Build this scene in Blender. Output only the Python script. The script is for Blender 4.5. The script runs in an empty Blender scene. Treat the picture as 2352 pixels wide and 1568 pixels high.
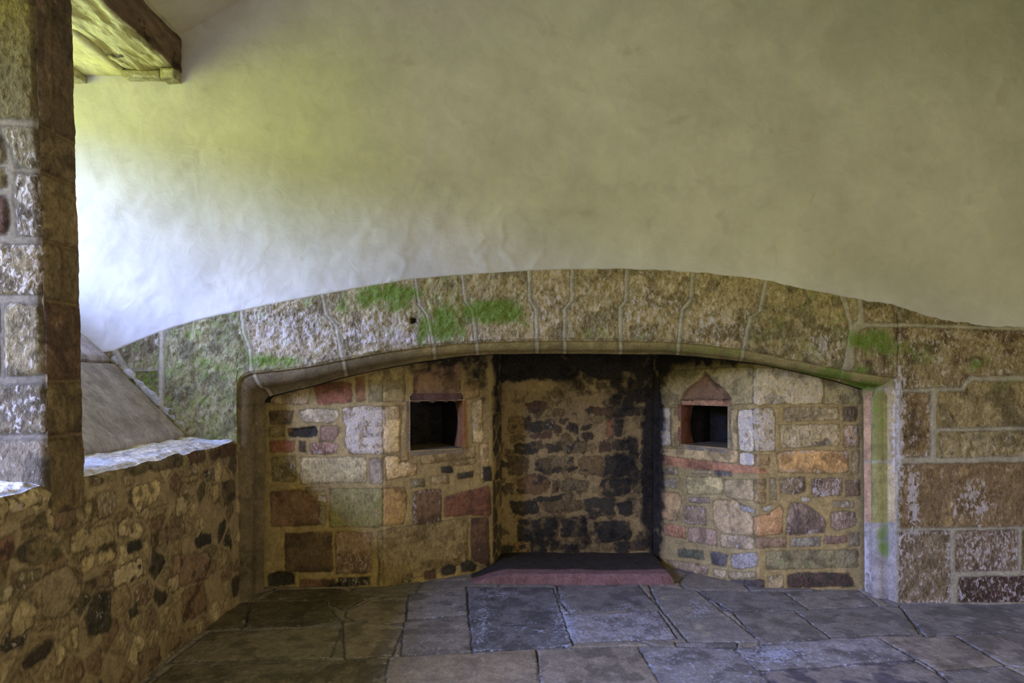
import bpy, math
import numpy as np

# ------------------------------------------------------------------ camera, light, exposure
F, CX, HY, EYE, D = 1568.0, 1176.0, 870.0, 1.6, 4.9
S = bpy.context.scene
C = S.collection
cam = bpy.data.cameras.new('camera'); cam.lens = 24; cam.sensor_width = 36; cam.shift_y = 86/2352
cam.clip_start = 0.05
co = bpy.data.objects.new('camera', cam); C.objects.link(co)
co.location = (0, 0, EYE); co.rotation_euler = (math.pi/2, 0, 0)
S.camera = co
S.view_settings.view_transform = 'Standard'; S.view_settings.look = 'None'
S.view_settings.gamma = 1; S.view_settings.exposure = 0.0
S.view_settings.use_curve_mapping = False
S.cycles.use_denoising = True
S.cycles.max_bounces = 8; S.cycles.diffuse_bounces = 5; S.cycles.glossy_bounces = 2
S.cycles.sample_clamp_indirect = 8

W = bpy.data.worlds.new('world'); S.world = W; W.use_nodes = True
nt = W.node_tree; nt.nodes.clear()
wo = nt.nodes.new('ShaderNodeOutputWorld'); bg = nt.nodes.new('ShaderNodeBackground')
tc = nt.nodes.new('ShaderNodeTexCoord'); sx = nt.nodes.new('ShaderNodeSeparateXYZ'); rp = nt.nodes.new('ShaderNodeValToRGB')
mr = nt.nodes.new('ShaderNodeMapRange'); mr.inputs['From Min'].default_value = -1; mr.inputs['From Max'].default_value = 1
nt.links.new(tc.outputs['Generated'], sx.inputs[0]); nt.links.new(sx.outputs['Z'], mr.inputs['Value'])
nt.links.new(mr.outputs[0], rp.inputs[0]); nt.links.new(rp.outputs[0], bg.inputs[0]); nt.links.new(bg.outputs[0], wo.inputs[0])
cr = rp.color_ramp
cr.elements[0].position = 0.0; cr.elements[0].color = (0.27, 0.33, 0.0, 1)          # sunlit grass and foliage outside
cr.elements[1].position = 1.0; cr.elements[1].color = (0.8, 1.15, 3.0, 1)           # blue sky
e = cr.elements.new(0.572); e.color = (0.29, 0.35, 0.0, 1)
e = cr.elements.new(0.604); e.color = (1.3, 1.65, 3.9, 1)
bg.inputs[1].default_value = 19.0

def area(name, loc, rot, sx_, sy_, power, color, portal=False, spread=180):
    l = bpy.data.lights.new(name, 'AREA'); l.shape = 'RECTANGLE'; l.size = sx_; l.size_y = sy_
    l.energy = power; l.color = color; l.cycles.is_portal = portal; l.spread = math.radians(spread)
    o = bpy.data.objects.new(name, l); C.objects.link(o); o.location = loc; o.rotation_euler = rot
    return o
WX = -4.25                                                     # the outer wall's window plane
# openings: (y0, y1, z0, z1)
WIN1 = (3.30, 4.86, 2.34, 3.72)
WIN2 = (-0.6, 2.45, 1.5, 4.25)
for i, (a, b, c_, d_) in enumerate((WIN1, WIN2)):
    area('window_daylight', (WX - 0.02, (a+b)/2, (c_+d_)/2), (0, -math.pi/2, 0), d_-c_, b-a, 1, (1, 1, 1), portal=True)
# warm fill lamps added inside the closed rear and right walls
area('rear_fill', (1.6, -2.9, 2.3), (math.radians(90), 0, 0), 4.2, 2.4, 52, (1.0, 0.89, 0.70))
area('right_fill', (5.5, 0.2, 1.3), (0, math.radians(90), 0), 1.8, 3.0, 54, (1.0, 0.85, 0.60))  # added fill for the left wall and the pillar's room face

# ------------------------------------------------------------------ numeric helpers
def srgb(c):
    c = np.asarray(c, float)/255.0
    return np.where(c <= 0.04045, c/12.92, ((c+0.055)/1.055)**2.4)
def calm(c, k=.48):
    c = np.maximum(srgb(c), .030); m = c.mean()*np.array([1.20, 1.0, .60]); return m+(c-m)*k
def sstep(x, a, b):
    t = np.clip((x-a)/(b-a), 0, 1); return t*t*(3-2*t)
def _h(i, j, s):
    n = (i.astype(np.int64)*374761393 + j.astype(np.int64)*668265263 + int(s)*974634777) & 0xffffffff
    n = ((n ^ (n >> 13))*1274126177) & 0xffffffff
    n = ((n ^ (n >> 16))*2246822519) & 0xffffffff
    return ((n ^ (n >> 15)) & 0xffffff)/float(0xffffff)
def noise(x, y, s=0):
    i = np.floor(x); j = np.floor(y); fx = x-i; fy = y-j
    fx = fx*fx*fx*(fx*(fx*6-15)+10); fy = fy*fy*fy*(fy*(fy*6-15)+10)
    a = _h(i, j, s); b = _h(i+1, j, s); c = _h(i, j+1, s); d = _h(i+1, j+1, s)
    return (a*(1-fx)+b*fx)*(1-fy) + (c*(1-fx)+d*fx)*fy
def fbm(x, y, s=0, o=4):
    r = 0; a = 0.5; t = 0
    for k in range(o):
        r = r + a*noise(x, y, s+k*17); t += a; a *= 0.5
        x, y = x*1.94+y*0.37+5.1, y*1.97-x*0.31+3.7
    return r/t*2-1                                             # about -1..1
def sdpoly(px, py, poly, rk=0.0):
    n = len(poly); d = np.full(px.shape, 1e9); ins = np.zeros(px.shape, bool); sm = np.zeros(px.shape)
    for k in range(n):
        ax, ay = poly[k]; bx, by = poly[(k+1) % n]
        ex, ey = bx-ax, by-ay; L = ex*ex+ey*ey+1e-12
        t = np.clip(((px-ax)*ex+(py-ay)*ey)/L, 0, 1)
        dk = (px-ax-t*ex)**2+(py-ay-t*ey)**2
        d = np.minimum(d, dk)
        if rk: sm += np.exp(-np.minimum(np.sqrt(dk)/rk, 40))
        cnd = ((ay > py) != (by > py))
        if abs(ey) > 1e-12:
            xx = ax+(py-ay)*ex/ey; ins ^= (cnd & (px < xx))
    d = np.sqrt(d)
    if rk: return np.where(ins, -rk*np.log(sm+1e-30), -d)
    return np.where(ins, d, -d)

class Plane:
    def __init__(s, O, U, V=(0, 0, 1)):
        s.O = np.array(O, float); s.U = np.array(U, float); s.U /= np.linalg.norm(s.U)
        s.V = np.array(V, float); s.V /= np.linalg.norm(s.V)
        s.N = np.cross(s.U, s.V)
    def uv(s, x, y):
        x = np.asarray(x, float); y = np.asarray(y, float)
        d = np.stack([(x-CX)/F, np.ones_like(x), (HY-y)/F], -1)
        t = ((s.O-np.array([0, 0, EYE]))@s.N)/(d@s.N)
        P = d*t[..., None]+np.array([0, 0, EYE])-s.O
        return P@s.U, P@s.V
    def at(s, u, v, h=0):
        u, v, h = np.broadcast_arrays(u, v, h)
        return s.O+u[..., None]*s.U+v[..., None]*s.V+h[..., None]*s.N
def topx(P):
    return CX+F*P[..., 0]/P[..., 1], HY-F*(P[..., 2]-EYE)/P[..., 1]

def poly_of(c):
    if len(c) == 4:
        x0, y0, x1, y1 = c; return [(x0, y0), (x1, y0), (x1, y1), (x0, y1)]
    return [(c[i], c[i+1]) for i in range(0, len(c), 2)]

# a stone: (pixel outline, colour, options) - w whitewash/lime/lichen with painted highlights, m moss, p protrusion, k rock-faced roughness, s soot, e edge softness
def relief(pl, u, v, stones, mortar, seed=1, warp=0.010, fray=.004, mgain=1.0, gain=1.0, fill=None, mort_rough=0.5, mossb=(), sootb=(), whiteb=(), grime=0.0, isuv=False, mh=0.0):
    shp = u.shape
    wu = u+warp*fbm(u*7, v*7, seed+5, 3)+fray*fbm(u*40, v*40, seed+6, 2)
    wv = v+warp*fbm(u*7+9, v*7+4, seed+7, 3)+fray*fbm(u*40, v*40, seed+8, 2)
    mot = fbm(u*14, v*14, seed+9, 4); fine = fbm(u*55, v*55, seed+10, 3); low = fbm(u*2.2, v*2.2, seed+11, 3)
    mc = srgb(mortar)*mgain
    col = mc*(1+0.16*mot+0.10*low+0.10*fine)[..., None]
    h = mh+0.003*low+0.0025*mot+0.0012*fine
    msk = np.zeros(shp+(4,)); msk[..., 2] = mort_rough*0.35
    near = np.full(shp, -9.0)
    rng = np.random.RandomState(seed)
    for st in stones:
        c, rgb, op = (st+({},))[:3] if len(st) < 3 else st
        pts = poly_of(c)
        if isuv: P2 = pts
        else:
            uu, vv = pl.uv(np.array([p[0] for p in pts]), np.array([p[1] for p in pts])); P2 = list(zip(uu, vv))
        au = min(p[0] for p in P2)-.05; bu = max(p[0] for p in P2)+.05; av = min(p[1] for p in P2)-.05; bv = max(p[1] for p in P2)+.05
        m = (u > au) & (u < bu) & (v > av) & (v < bv)
        if not m.any(): continue
        bx = min(bu-au, bv-av)-.1; sd = sdpoly(wu[m], wv[m], P2, min(.011, bx*.09) if len(P2) < 9 else .003)+op.get('grow', 0)
        near[m] = np.maximum(near[m], sd)
        k = op.get('k', 0.5); p = op.get('p', 0.012); e_ = op.get('e', 0.016)
        tone = 1+rng.uniform(-.06, .06)
        sc = calm(rgb)*gain*tone
        f = (mot[m]*.20+fine[m]*.12+low[m]*.12)
        cc = sc*(1+f)[:, None]
        cc2 = op.get('c2', tuple(.80*x for x in rgb))
        if cc2 is not None:
            q = sstep(fbm(u[m]*op.get('f2', 9)+3, v[m]*op.get('f2', 9), seed+31, 4), op.get('t2', 0.0), op.get('t2', 0.0)+.25)
            cc = cc*(1-q[:, None])+calm(cc2)*gain*(1+f)[:, None]*q[:, None]
        a = sstep(sd, -.0015, .0035)
        col[m] = col[m]*(1-a[:, None])+cc*a[:, None]
        dirt = 1-op.get('dirt', .45)*np.exp(-((sd+.001)/.0045)**2)
        col[m] *= dirt[:, None]
        w = sstep(sd, -.001, e_)
        rocky = k*(0.009*fbm(u[m]*26, v[m]*26, seed+13, 4)+0.006*fbm(u[m]*9, v[m]*9, seed+14, 2))
        hh = p*(0.7+0.3*(1-np.exp(-np.maximum(sd, 0)/.03)))+rocky*sstep(sd, 0, .03)
        h[m] = h[m]*(1-w)+hh*w
        h[m] -= op.get('g', 0.0025)*np.exp(-((sd+.003)/.004)**2)
        msk[m, 2] = msk[m, 2]*(1-a)+(0.25+k)*a
        msk[m, 1] = msk[m, 1]*(1-a)+op.get('w', 0.0)*a
        msk[m, 0] = msk[m, 0]*(1-a)+op.get('m', 0.0)*a
        msk[m, 3] = msk[m, 3]*(1-a)+op.get('s', 0.0)*a
        if op.get('we'): msk[m, 1] = np.maximum(msk[m, 1], op['we']*np.exp(-((sd-.012)/.016)**2))
    if fill:
        free = near < -.012
        cu, cv = fill['cell']; pal = fill['pal']
        gu = wu/cu; gv = wv/cv
        row = np.floor(gv); gu2 = gu+.5*(row % 2)
        F1 = np.full(shp, 9.); F2 = np.full(shp, 9.); idn = np.zeros(shp)
        for dj in (-1, 0, 1):
            r2 = row+dj; gg = gu+.5*(r2 % 2); ci = np.floor(gg)
            for di in (-1, 0, 1):
                ii = ci+di
                jx = ii+.5+(_h(ii, r2, seed+41)-.5)*.62; jy = r2+.5+(_h(ii, r2, seed+42)-.5)*.35
                dd = ((np.abs(gg-jx)*cu)**3+(np.abs(gv-jy)*cv)**3)**(1/3)
                new = dd < F1
                F2 = np.where(new, F1, np.minimum(F2, dd)); idn = np.where(new, _h(ii, r2, seed+43), idn); F1 = np.where(new, dd, F1)
        sd = (F2-F1)*.5-fill.get('gap', .008)
        sd = np.minimum(sd, -fill.get('pad', .004)-near)
        drop = idn < fill.get('drop', .12)
        a = np.where(drop, 0, sstep(sd, -.001, .004)); w = np.where(drop, 0, sstep(sd, -.001, .015))
        pa = np.array([calm(q) for q in pal])*gain
        idx = np.clip((idn*977 % 1*len(pal)).astype(int), 0, len(pal)-1)
        cc = pa[idx]*(1+.22*mot+.12*fine)[..., None]
        col = col*(1-a[..., None])+cc*a[..., None]
        col *= (1-np.where(drop, 0, .4*np.exp(-((sd+.001)/.005)**2)))[..., None]
        k = fill.get('k', .6)
        h = h*(1-w)+w*(fill.get('p', .012)+k*(0.009*fbm(u*26, v*26, seed+13, 4)))
        msk[..., 2] = msk[..., 2]*(1-a)+(0.25+k)*a
        msk[..., 1] = np.maximum(msk[..., 1], fill.get('w', .2)*a*sstep(idn*613 % 1, .55, .95))
    msk[..., 3] = np.maximum(msk[..., 3], grime*(1+.6*low))
    px, py = topx(pl.at(u, v))
    for ch, bl in ((0, mossb), (3, sootb), (1, whiteb)):
        for (bx, by, rx, ry, s) in bl:
            q = np.exp(-(((px-bx)/rx)**2+((py-by)/ry)**2)**1.1*.8)*s*(1+.35*mot+.25*low)
            msk[..., ch] = np.maximum(msk[..., ch], q) if (ch != 1 and s > 0) else msk[..., ch]+q
    return np.clip(col, 0.002, .95), h, np.clip(msk, 0, 1.3)

# ------------------------------------------------------------------ mesh building
def mesh_obj(name, V, Q, mat, parent=None, col=None, msk=None, smooth=True, skirt=None):
    """V (n,3), Q (m,4) quads -> one object; skirt: a vector, closes the sides and back of an open sheet of stone"""
    V = np.asarray(V, float); Q = np.asarray(Q, np.int64)
    used = np.unique(Q); rem = -np.ones(len(V), np.int64); rem[used] = np.arange(len(used))
    V = V[used]; Q = rem[Q]; n = len(V)
    if col is not None: col = col[used]; msk = msk[used]
    nsm = len(Q)
    if skirt is not None:
        E = np.concatenate([Q[:, [0, 1]], Q[:, [1, 2]], Q[:, [2, 3]], Q[:, [3, 0]]])
        key = np.sort(E, 1); kk = key[:, 0]*(n+1)+key[:, 1]
        _, inv, cnt = np.unique(kk, return_inverse=True, return_counts=True)
        B = E[cnt[inv.ravel()] == 1]
        bv = np.unique(B); r2 = -np.ones(n, np.int64); r2[bv] = np.arange(len(bv))
        sk = np.asarray(skirt, float)
        top = V[bv]; bot = top+sk
        V = np.concatenate([V, top, bot])
        a = r2[B[:, 0]]; b = r2[B[:, 1]]; o1 = n; o2 = n+len(bv)
        Q = np.concatenate([Q, np.stack([b+o1, a+o1, a+o2, b+o2], 1)])
        if col is not None:
            col = np.concatenate([col, col[bv], col[bv]]); msk = np.concatenate([msk, msk[bv], msk[bv]])
    me = bpy.data.meshes.new(name)
    me.vertices.add(len(V)); me.vertices.foreach_set('co', V.ravel())
    me.loops.add(Q.size); me.loops.foreach_set('vertex_index', Q.ravel().astype(np.int32))
    me.polygons.add(len(Q)); me.polygons.foreach_set('loop_start', np.arange(0, Q.size, 4, dtype=np.int32))
    me.polygons.foreach_set('loop_total', np.full(len(Q), 4, np.int32))
    sm = np.zeros(len(Q), bool); sm[:nsm] = smooth; me.polygons.foreach_set('use_smooth', sm)
    me.update(calc_edges=True)
    if col is not None:
        a = me.color_attributes.new('Col', 'FLOAT_COLOR', 'POINT')
        a.data.foreach_set('color', np.concatenate([col, np.ones((len(col), 1))], 1).astype(np.float32).ravel())
        a = me.color_attributes.new('Msk', 'FLOAT_COLOR', 'POINT')
        a.data.foreach_set('color', msk.astype(np.float32).ravel())
    me.materials.append(mat)
    o = bpy.data.objects.new(name, me); C.objects.link(o)
    if parent: o.parent = parent
    return o
def grid_quads(nu, nv, flip=False):
    i, j = np.meshgrid(np.arange(nu-1), np.arange(nv-1), indexing='ij')
    a = i*nv+j
    q = np.stack([a, a+nv, a+nv+1, a+1], -1)
    return q[..., ::-1] if flip else q                          # (nu-1, nv-1, 4)
def lin(a, b, step, extra=()):
    n = max(2, int(round(abs(b-a)/step))+1)
    g = np.linspace(a, b, n)
    for e_ in extra:
        if min(a, b) < e_ < max(a, b): g[np.argmin(abs(g-e_))] = e_
    return g
def boxmesh(name, lo, hi, mat, parent=None, rough=0.0, n=(1, 1, 1), seed=3):
    lo = np.array(lo, float); hi = np.array(hi, float); Vs = []; Qs = []; off = 0
    for ax in range(3):
        for sgn in (0, 1):
            a1, a2 = (ax+1) % 3, (ax+2) % 3
            g1 = np.linspace(lo[a1], hi[a1], n[a1]+1); g2 = np.linspace(lo[a2], hi[a2], n[a2]+1)
            A, B = np.meshgrid(g1, g2, indexing='ij')
            P = np.zeros(A.shape+(3,)); P[..., ax] = hi[ax] if sgn else lo[ax]; P[..., a1] = A; P[..., a2] = B
            Vs.append(P.reshape(-1, 3)); Qs.append(grid_quads(len(g1), len(g2), flip=not sgn).reshape(-1, 4)+off); off += A.size
    V = np.concatenate(Vs); Q = np.concatenate(Qs)
    key = np.round(V*1e5).astype(np.int64)
    _, first, inv = np.unique(key, axis=0, return_index=True, return_inverse=True)
    inv = inv.ravel(); V = V[first]; Q = inv[Q]
    if rough:
        c = (lo+hi)/2; s = (hi-lo)/2
        d = np.stack([fbm(V[:, 1]*k1+V[:, 2]*3.1+ax*7, V[:, 2]*k1+V[:, 0]*k1*.8+ax*3, seed+ax, 4) for ax, k1 in ((0, 9), (1, 8), (2, 10))], -1)
        V = V+d*rough
        edge = (np.abs((V-c)/s) > .93).sum(1)
        V = c+(V-c)*(1-np.where(edge > 1, .01, 0)[:, None])
    return mesh_obj(name, V, Q, mat, parent, smooth=bool(rough))
def empty(name, loc, label=None, cat=None, group=None):
    o = bpy.data.objects.new(name, None); C.objects.link(o); o.location = loc; o.empty_display_size = .1
    if label: tag(o, label, cat, group)
    return o
def tag(o, label, cat, group=None):
    o['label'] = label; o['category'] = cat; o['kind'] = 'thing'
    if group: o['group'] = group
    return o
def struct(o): o['kind'] = 'structure'; return o
def plabel(o, t): o['label'] = t; return o

# ------------------------------------------------------------------ materials
def N(nt, t, **k):
    n = nt.nodes.new('ShaderNode'+t)
    for a, b in k.items(): setattr(n, a, b)
    return n
class G:
    def __init__(s, name):
        s.m = bpy.data.materials.new(name); s.m.use_nodes = True; s.t = s.m.node_tree; s.t.nodes.clear()
        s.out = N(s.t, 'OutputMaterial'); s.b = N(s.t, 'BsdfPrincipled'); s.t.links.new(s.b.outputs[0], s.out.inputs[0])
        s.pos = N(s.t, 'NewGeometry').outputs['Position']
    def L(s, a, b): s.t.links.new(a, b)
    def put(s, x, inp):
        if hasattr(x, 'links') or hasattr(x, 'is_linked'): s.L(x, inp)
        else: inp.default_value = x
    def noise(s, scale, detail=4, dist=0.0, vec=None, rough=.55):
        n = N(s.t, 'TexNoise'); n.inputs['Scale'].default_value = scale; n.inputs['Detail'].default_value = detail
        n.inputs['Distortion'].default_value = dist; n.inputs['Roughness'].default_value = rough
        s.L(vec or s.pos, n.inputs['Vector']); return n.outputs['Fac']
    def map(s, x, a, b, c=0., d=1., smooth=False):
        n = N(s.t, 'MapRange'); n.inputs[1].default_value = a; n.inputs[2].default_value = b; n.inputs[3].default_value = c; n.inputs[4].default_value = d
        if smooth: n.interpolation_type = 'SMOOTHSTEP'
        s.L(x, n.inputs[0]); return n.outputs[0]
    def math(s, op, a, b=None, clamp=False):
        n = N(s.t, 'Math', operation=op); n.use_clamp = clamp; s.put(a, n.inputs[0])
        if b is not None: s.put(b, n.inputs[1])
        return n.outputs[0]
    def mix(s, f, a, b, mode='MIX'):
        n = N(s.t, 'MixRGB', blend_type=mode); s.put(f, n.inputs[0]); s.put(a, n.inputs[1]); s.put(b, n.inputs[2]); return n.outputs[0]
    def mapping(s, rot=(0, 0, 0), scale=(1, 1, 1)):
        n = N(s.t, 'Mapping'); n.inputs['Rotation'].default_value = rot; n.inputs['Scale'].default_value = scale
        s.L(s.pos, n.inputs[0]); return n.outputs[0]
    def done(s, col, h=None, strength=.5, dist=.01, rough=.9, spec=.25):
        s.put(col, s.b.inputs['Base Color']); s.put(rough, s.b.inputs['Roughness']); s.b.inputs['Specular IOR Level'].default_value = spec
        if h is not None:
            n = N(s.t, 'Bump'); s.put(strength, n.inputs['Strength']); n.inputs['Distance'].default_value = dist
            s.L(h, n.inputs['Height']); s.L(n.outputs[0], s.b.inputs['Normal'])
        return s.m

def stone_mat(name, rotx=.7, white=(.56, .49, .42), moss=(.10, .16, .022), rough=.92, spec=.25):
    g = G(name)
    ca = N(g.t, 'Attribute', attribute_name='Col').outputs['Color']
    ma = N(g.t, 'Attribute', attribute_name='Msk'); sp = N(g.t, 'SeparateColor'); g.L(ma.outputs['Color'], sp.inputs[0])
    R, Gc, B, A = sp.outputs[0], sp.outputs[1], sp.outputs[2], ma.outputs['Alpha']
    n1 = g.noise(13, 8, .6); n2 = g.noise(70, 6, .4); n3 = g.noise(52, 6, .7, vec=g.mapping((0, rotx, 0), (1, .8, .55))); n4 = g.noise(190, 3)
    c = g.mix(1, ca, g.map(n1, .3, .7, .78, 1.24), 'MULTIPLY')
    c = g.mix(1, c, g.map(n2, .25, .75, .74, 1.28), 'MULTIPLY')
    c = g.mix(B, c, g.mix(1, c, g.map(n3, .35, .65, .78, 1.26), 'MULTIPLY'))
    # pits hold dirt
    pit = g.math('MULTIPLY', g.map(n3, .34, .46, .38, 0, True), B, True)
    c = g.mix(pit, c, g.mix(1, c, (.48, .43, .34, 1), 'MULTIPLY'))
    # pale lime, lichen and painted highlights on the high grains
    tw = g.math('ADD', g.math('ADD', g.math('MULTIPLY', n3, .75), g.math('MULTIPLY', n1, .25)), g.math('MULTIPLY', Gc, .27))
    c = g.mix(g.map(tw, .63, .76, 0, .85, True), c, white+(1,))
    # moss
    tm = g.math('ADD', g.math('ADD', g.math('MULTIPLY', n2, .35), g.math('MULTIPLY', n1, .65)), g.math('MULTIPLY', R, .42))
    mc = g.mix(g.map(n2, .35, .65, 0, 1), moss+(1,), (moss[0]*1.9, moss[1]*1.75, moss[2]*1.6, 1))
    c = g.mix(g.map(tm, .64, .92, 0, .95, True), c, mc)
    # soot
    ts = g.math('ADD', g.math('MULTIPLY', n1, .6), g.math('MULTIPLY', A, .75))
    c = g.mix(g.map(ts, .50, .82, 0, .96, True), c, g.mix(g.map(n2, .4, .7, 0, 1), (.009, .008, .008, 1), (.030, .027, .024, 1)))
    hgt = g.math('ADD', g.math('ADD', g.math('MULTIPLY', n3, 1.0), g.math('MULTIPLY', n2, .55)), g.math('MULTIPLY', n4, .2))
    return g.done(c, hgt, g.math('MULTIPLY', B, 1.0, True), .011, rough, spec)
M_STONE = stone_mat('sandstone')
M_FLOOR = stone_mat('flagstone', 0, white=(.46, .48, .56), rough=.62, spec=.45)

def plaster_mat():
    g = G('limewash_plaster')
    ca = N(g.t, 'Attribute', attribute_name='Col').outputs['Color']
    n1 = g.noise(1.6, 6, .5); n2 = g.noise(9, 8, .8); n3 = g.noise(60, 5, .3); n5 = g.noise(4.5, 7, .4)
    c = g.mix(1, ca, g.map(n1, .35, .65, .90, 1.07), 'MULTIPLY')
    c = g.mix(1, c, g.map(n2, .3, .7, .95, 1.05), 'MULTIPLY')
    c = g.mix(g.map(n5, .60, .70, 0, .18, True), c, (.28, .23, .15, 1))
    h = g.math('ADD', g.math('ADD', g.math('MULTIPLY', n2, 1.0), g.math('MULTIPLY', n5, .9)), g.math('MULTIPLY', n3, .16))
    return g.done(c, h, .38, .014, .95, .15)
M_PLASTER = plaster_mat()

def simple(name, a, b, scale=12, rough=.9, bump=.5, dist=.008, vec=None, d2=.0):
    g = G(name)
    v = g.mapping(*vec) if vec else None
    n1 = g.noise(scale, 8, .8, vec=v); n2 = g.noise(scale*6, 5, .3, vec=v)
    c = g.mix(g.map(n1, .35, .65), a+(1,), b+(1,))
    c = g.mix(1, c, g.map(n2, .3, .7, .75, 1.2), 'MULTIPLY')
    return g.done(c, g.math('ADD', n1, g.math('MULTIPLY', n2, .5)), bump, dist, rough)
def wood_mat():
    g = G('old_oak'); v = g.mapping((0, 0, 0), (1, .22, 1))
    n1 = g.noise(9, 8, .8, vec=v); n2 = g.noise(50, 5, .3, vec=v); kn = g.noise(7, 3, .2, vec=g.mapping((0, 0, 0), (1, .8, 1)))
    c = g.mix(g.map(n1, .35, .65), (.075, .048, .03, 1), (.24, .16, .10, 1))
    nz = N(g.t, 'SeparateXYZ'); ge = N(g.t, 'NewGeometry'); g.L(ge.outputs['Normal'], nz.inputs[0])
    un = g.map(nz.outputs[2], -.75, -.45, 1, 0)                 # yellow-green daylight from below painted onto the underside
    under_glow = g.mix(g.map(n1, .42, .56, 0, 1), (.25, .20, .06, 1), (.74, .71, .32, 1))
    c = g.mix(un, c, under_glow)
    c = g.mix(g.map(kn, .62, .68, 0, .85, True), c, (.03, .018, .012, 1))
    c = g.mix(1, c, g.map(n2, .3, .7, .7, 1.2), 'MULTIPLY')
    return g.done(c, g.math('ADD', n1, g.math('MULTIPLY', n2, .5)), .9, .014, .85)
M_SLAB = simple('grey_slab', (.36, .32, .34), (.56, .51, .53), 7, .85, .7, .01, ((0, .9, 0), (1, 1, .35)))
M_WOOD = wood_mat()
M_LINTEL = simple('daylit_lintel_stone', (.72, .67, .22), (.84, .79, .34), 4, .9, .35, .01, ((0, 0, .6), (1, .4, 1)))  # yellow-green daylight is put into this stone colour
M_DARK = simple('soot_and_shade_stone', (.012, .011, .010), (.035, .030, .026), 8)  # soot in the flue; on the niche backs it stands in for shade
M_PADSTONE = simple('rubble_packing', (.28, .24, .12), (.58, .54, .32), 10, .9, .9, .015)
M_TERRA = simple('red_sandstone', (.24, .085, .045), (.36, .16, .095), 10, .9, .6)
M_OCHRE = simple('orange_sandstone', (.30, .10, .03), (.40, .20, .08), 12, .9, .6)
M_PURPLE = simple('purple_sandstone', (.10, .055, .042), (.19, .11, .085), 10, .9, .6)
M_KERB = simple('pink_hearth_stone', (.20, .09, .075), (.30, .15, .13), 9, .9, .6)
M_ROOMWALL = simple('room_plaster', (.46, .41, .28), (.56, .50, .36), 2, .95, .3)

# ------------------------------------------------------------------ the arch: keys pair the front arris with the inner arris
KEYS = [(545,1384,606,1359),(545,905,608,925),(547,885,609,920),(556,868,611,916),(575,858,618,911),(600,855,640,904),(700,843,712,887),(790,826,797,864),
 (900,806,905,841),(1000,794,1003,825),(1095,787,1097,815),(1230,783,1230,812),(1430,783,1430,813),(1560,787,1558,815),(1705,803,1700,829),
 (1800,822,1795,845),(1900,842,1890,867),(1935,848,1925,876),(2000,860,1962,887),(2040,865,1978,892),(2057,868,1981,895),(2057,890,1981,906),(2057,1384,1984,1359)]
YIN = 5.15
def catmull(K, per):
    K = np.array(K, float); out = []; tags = []
    for i in range(len(K)-1):
        p0 = K[max(i-1, 0)]; p1 = K[i]; p2 = K[i+1]; p3 = K[min(i+2, len(K)-1)]
        L = np.hypot(*(p2-p1)[:2]); n = max(2, int(L/per))
        straight = i in (0, len(K)-2)
        for t in np.linspace(0, 1, n, endpoint=False):
            if straight: q = p1+(p2-p1)*t
            else:
                m1 = (p2-p0)/2; m2 = (p3-p1)/2
                if i == 1: m1 = (p2-p1)
                if i == len(K)-3: m2 = (p2-p1)
                h = (2*t**3-3*t**2+1)*p1+(t**3-2*t**2+t)*m1+(-2*t**3+3*t**2)*p2+(t**3-t**2)*m2; q = h
            out.append(q); tags.append(0 if i == 0 else (2 if i >= len(K)-3 else 1))
    out.append(K[-1]); tags.append(2)
    return np.array(out), np.array(tags)
PATH, PT = catmull(KEYS, 2.6)
_m = (PT == 1)
_xs = np.maximum.accumulate(PATH[_m][:, 0]); _ys = PATH[_m][:, 1]
def intrados(x): return np.interp(x, _xs, _ys)
EXT = np.array([(-440,900),(-80,840),(190,815),(262,806),(330,778),(400,752),(480,730),(560,713),(650,694),(740,677),(850,657),(955,641),(1060,632),(1215,622),(1315,619),(1440,618),
 (1590,625),(1700,637),(1760,646),(1850,664),(1940,682),(2060,703),(2110,720),(2180,738),(2260,748),(2352,753),(3000,780)], float)
def extrados(x):
    return np.interp(x, EXT[:, 0], EXT[:, 1])+2.5*fbm(x/28., x*0, 77, 4)*np.clip((x-1300)/400, .35, 1.6)
JT = [[(375,760),(377,850),(372,940),(372,1120)],
 [(556,700),(563,765),(578,800),(582,870)], [(740,660),(750,722),(774,750),(791,840)], [(953,625),(965,700),(985,725),(998,805)],
 [(1061,615),(1070,690),(1088,715),(1096,800)], [(1215,600),(1217,690),(1232,712),(1234,800)], [(1315,600),(1313,690),(1297,712),(1297,800)],
 [(1441,600),(1438,690),(1425,705),(1425,800)], [(1592,610),(1585,690),(1566,715),(1556,805)], [(1760,630),(1745,715),(1722,730),(1703,820)],
 [(1926,665),(1955,750),(1950,790),(1934,860)]]
def jx(j, y): return np.interp(y, [p[1] for p in j], [p[0] for p in j])
def off(j, dx): return [(x+dx, y) for x, y in j]
VCOL = [(132,130,98), (148,134,112), (146,134,104), (140,128,90), (142,128,96), (150,132,98), (150,134,96), (150,134,96), (146,130,92), (140,126,86)]
BSTONES = []
for i in range(10):
    a, b = JT[i], JT[i+1]
    if i == 0:
        pts = off(a, 6)+[(376,1130),(560,1130),(560,900),(574,862)]+off(b, -6)[::-1]
    else:
        pts = off(a, 6)+off(b, -6)[::-1]
    BSTONES.append((tuple(v for p in pts for v in p), VCOL[i], dict(k=1.25, p=.016, dirt=.4, g=.006, w=.62*[.35,.62,.5,.45,.42,.5,.52,.6,.55,.42][i], e=.02, m=[.48,.3,.34,.42,.26,.05,.15,.15,.2,.35][i])))
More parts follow.
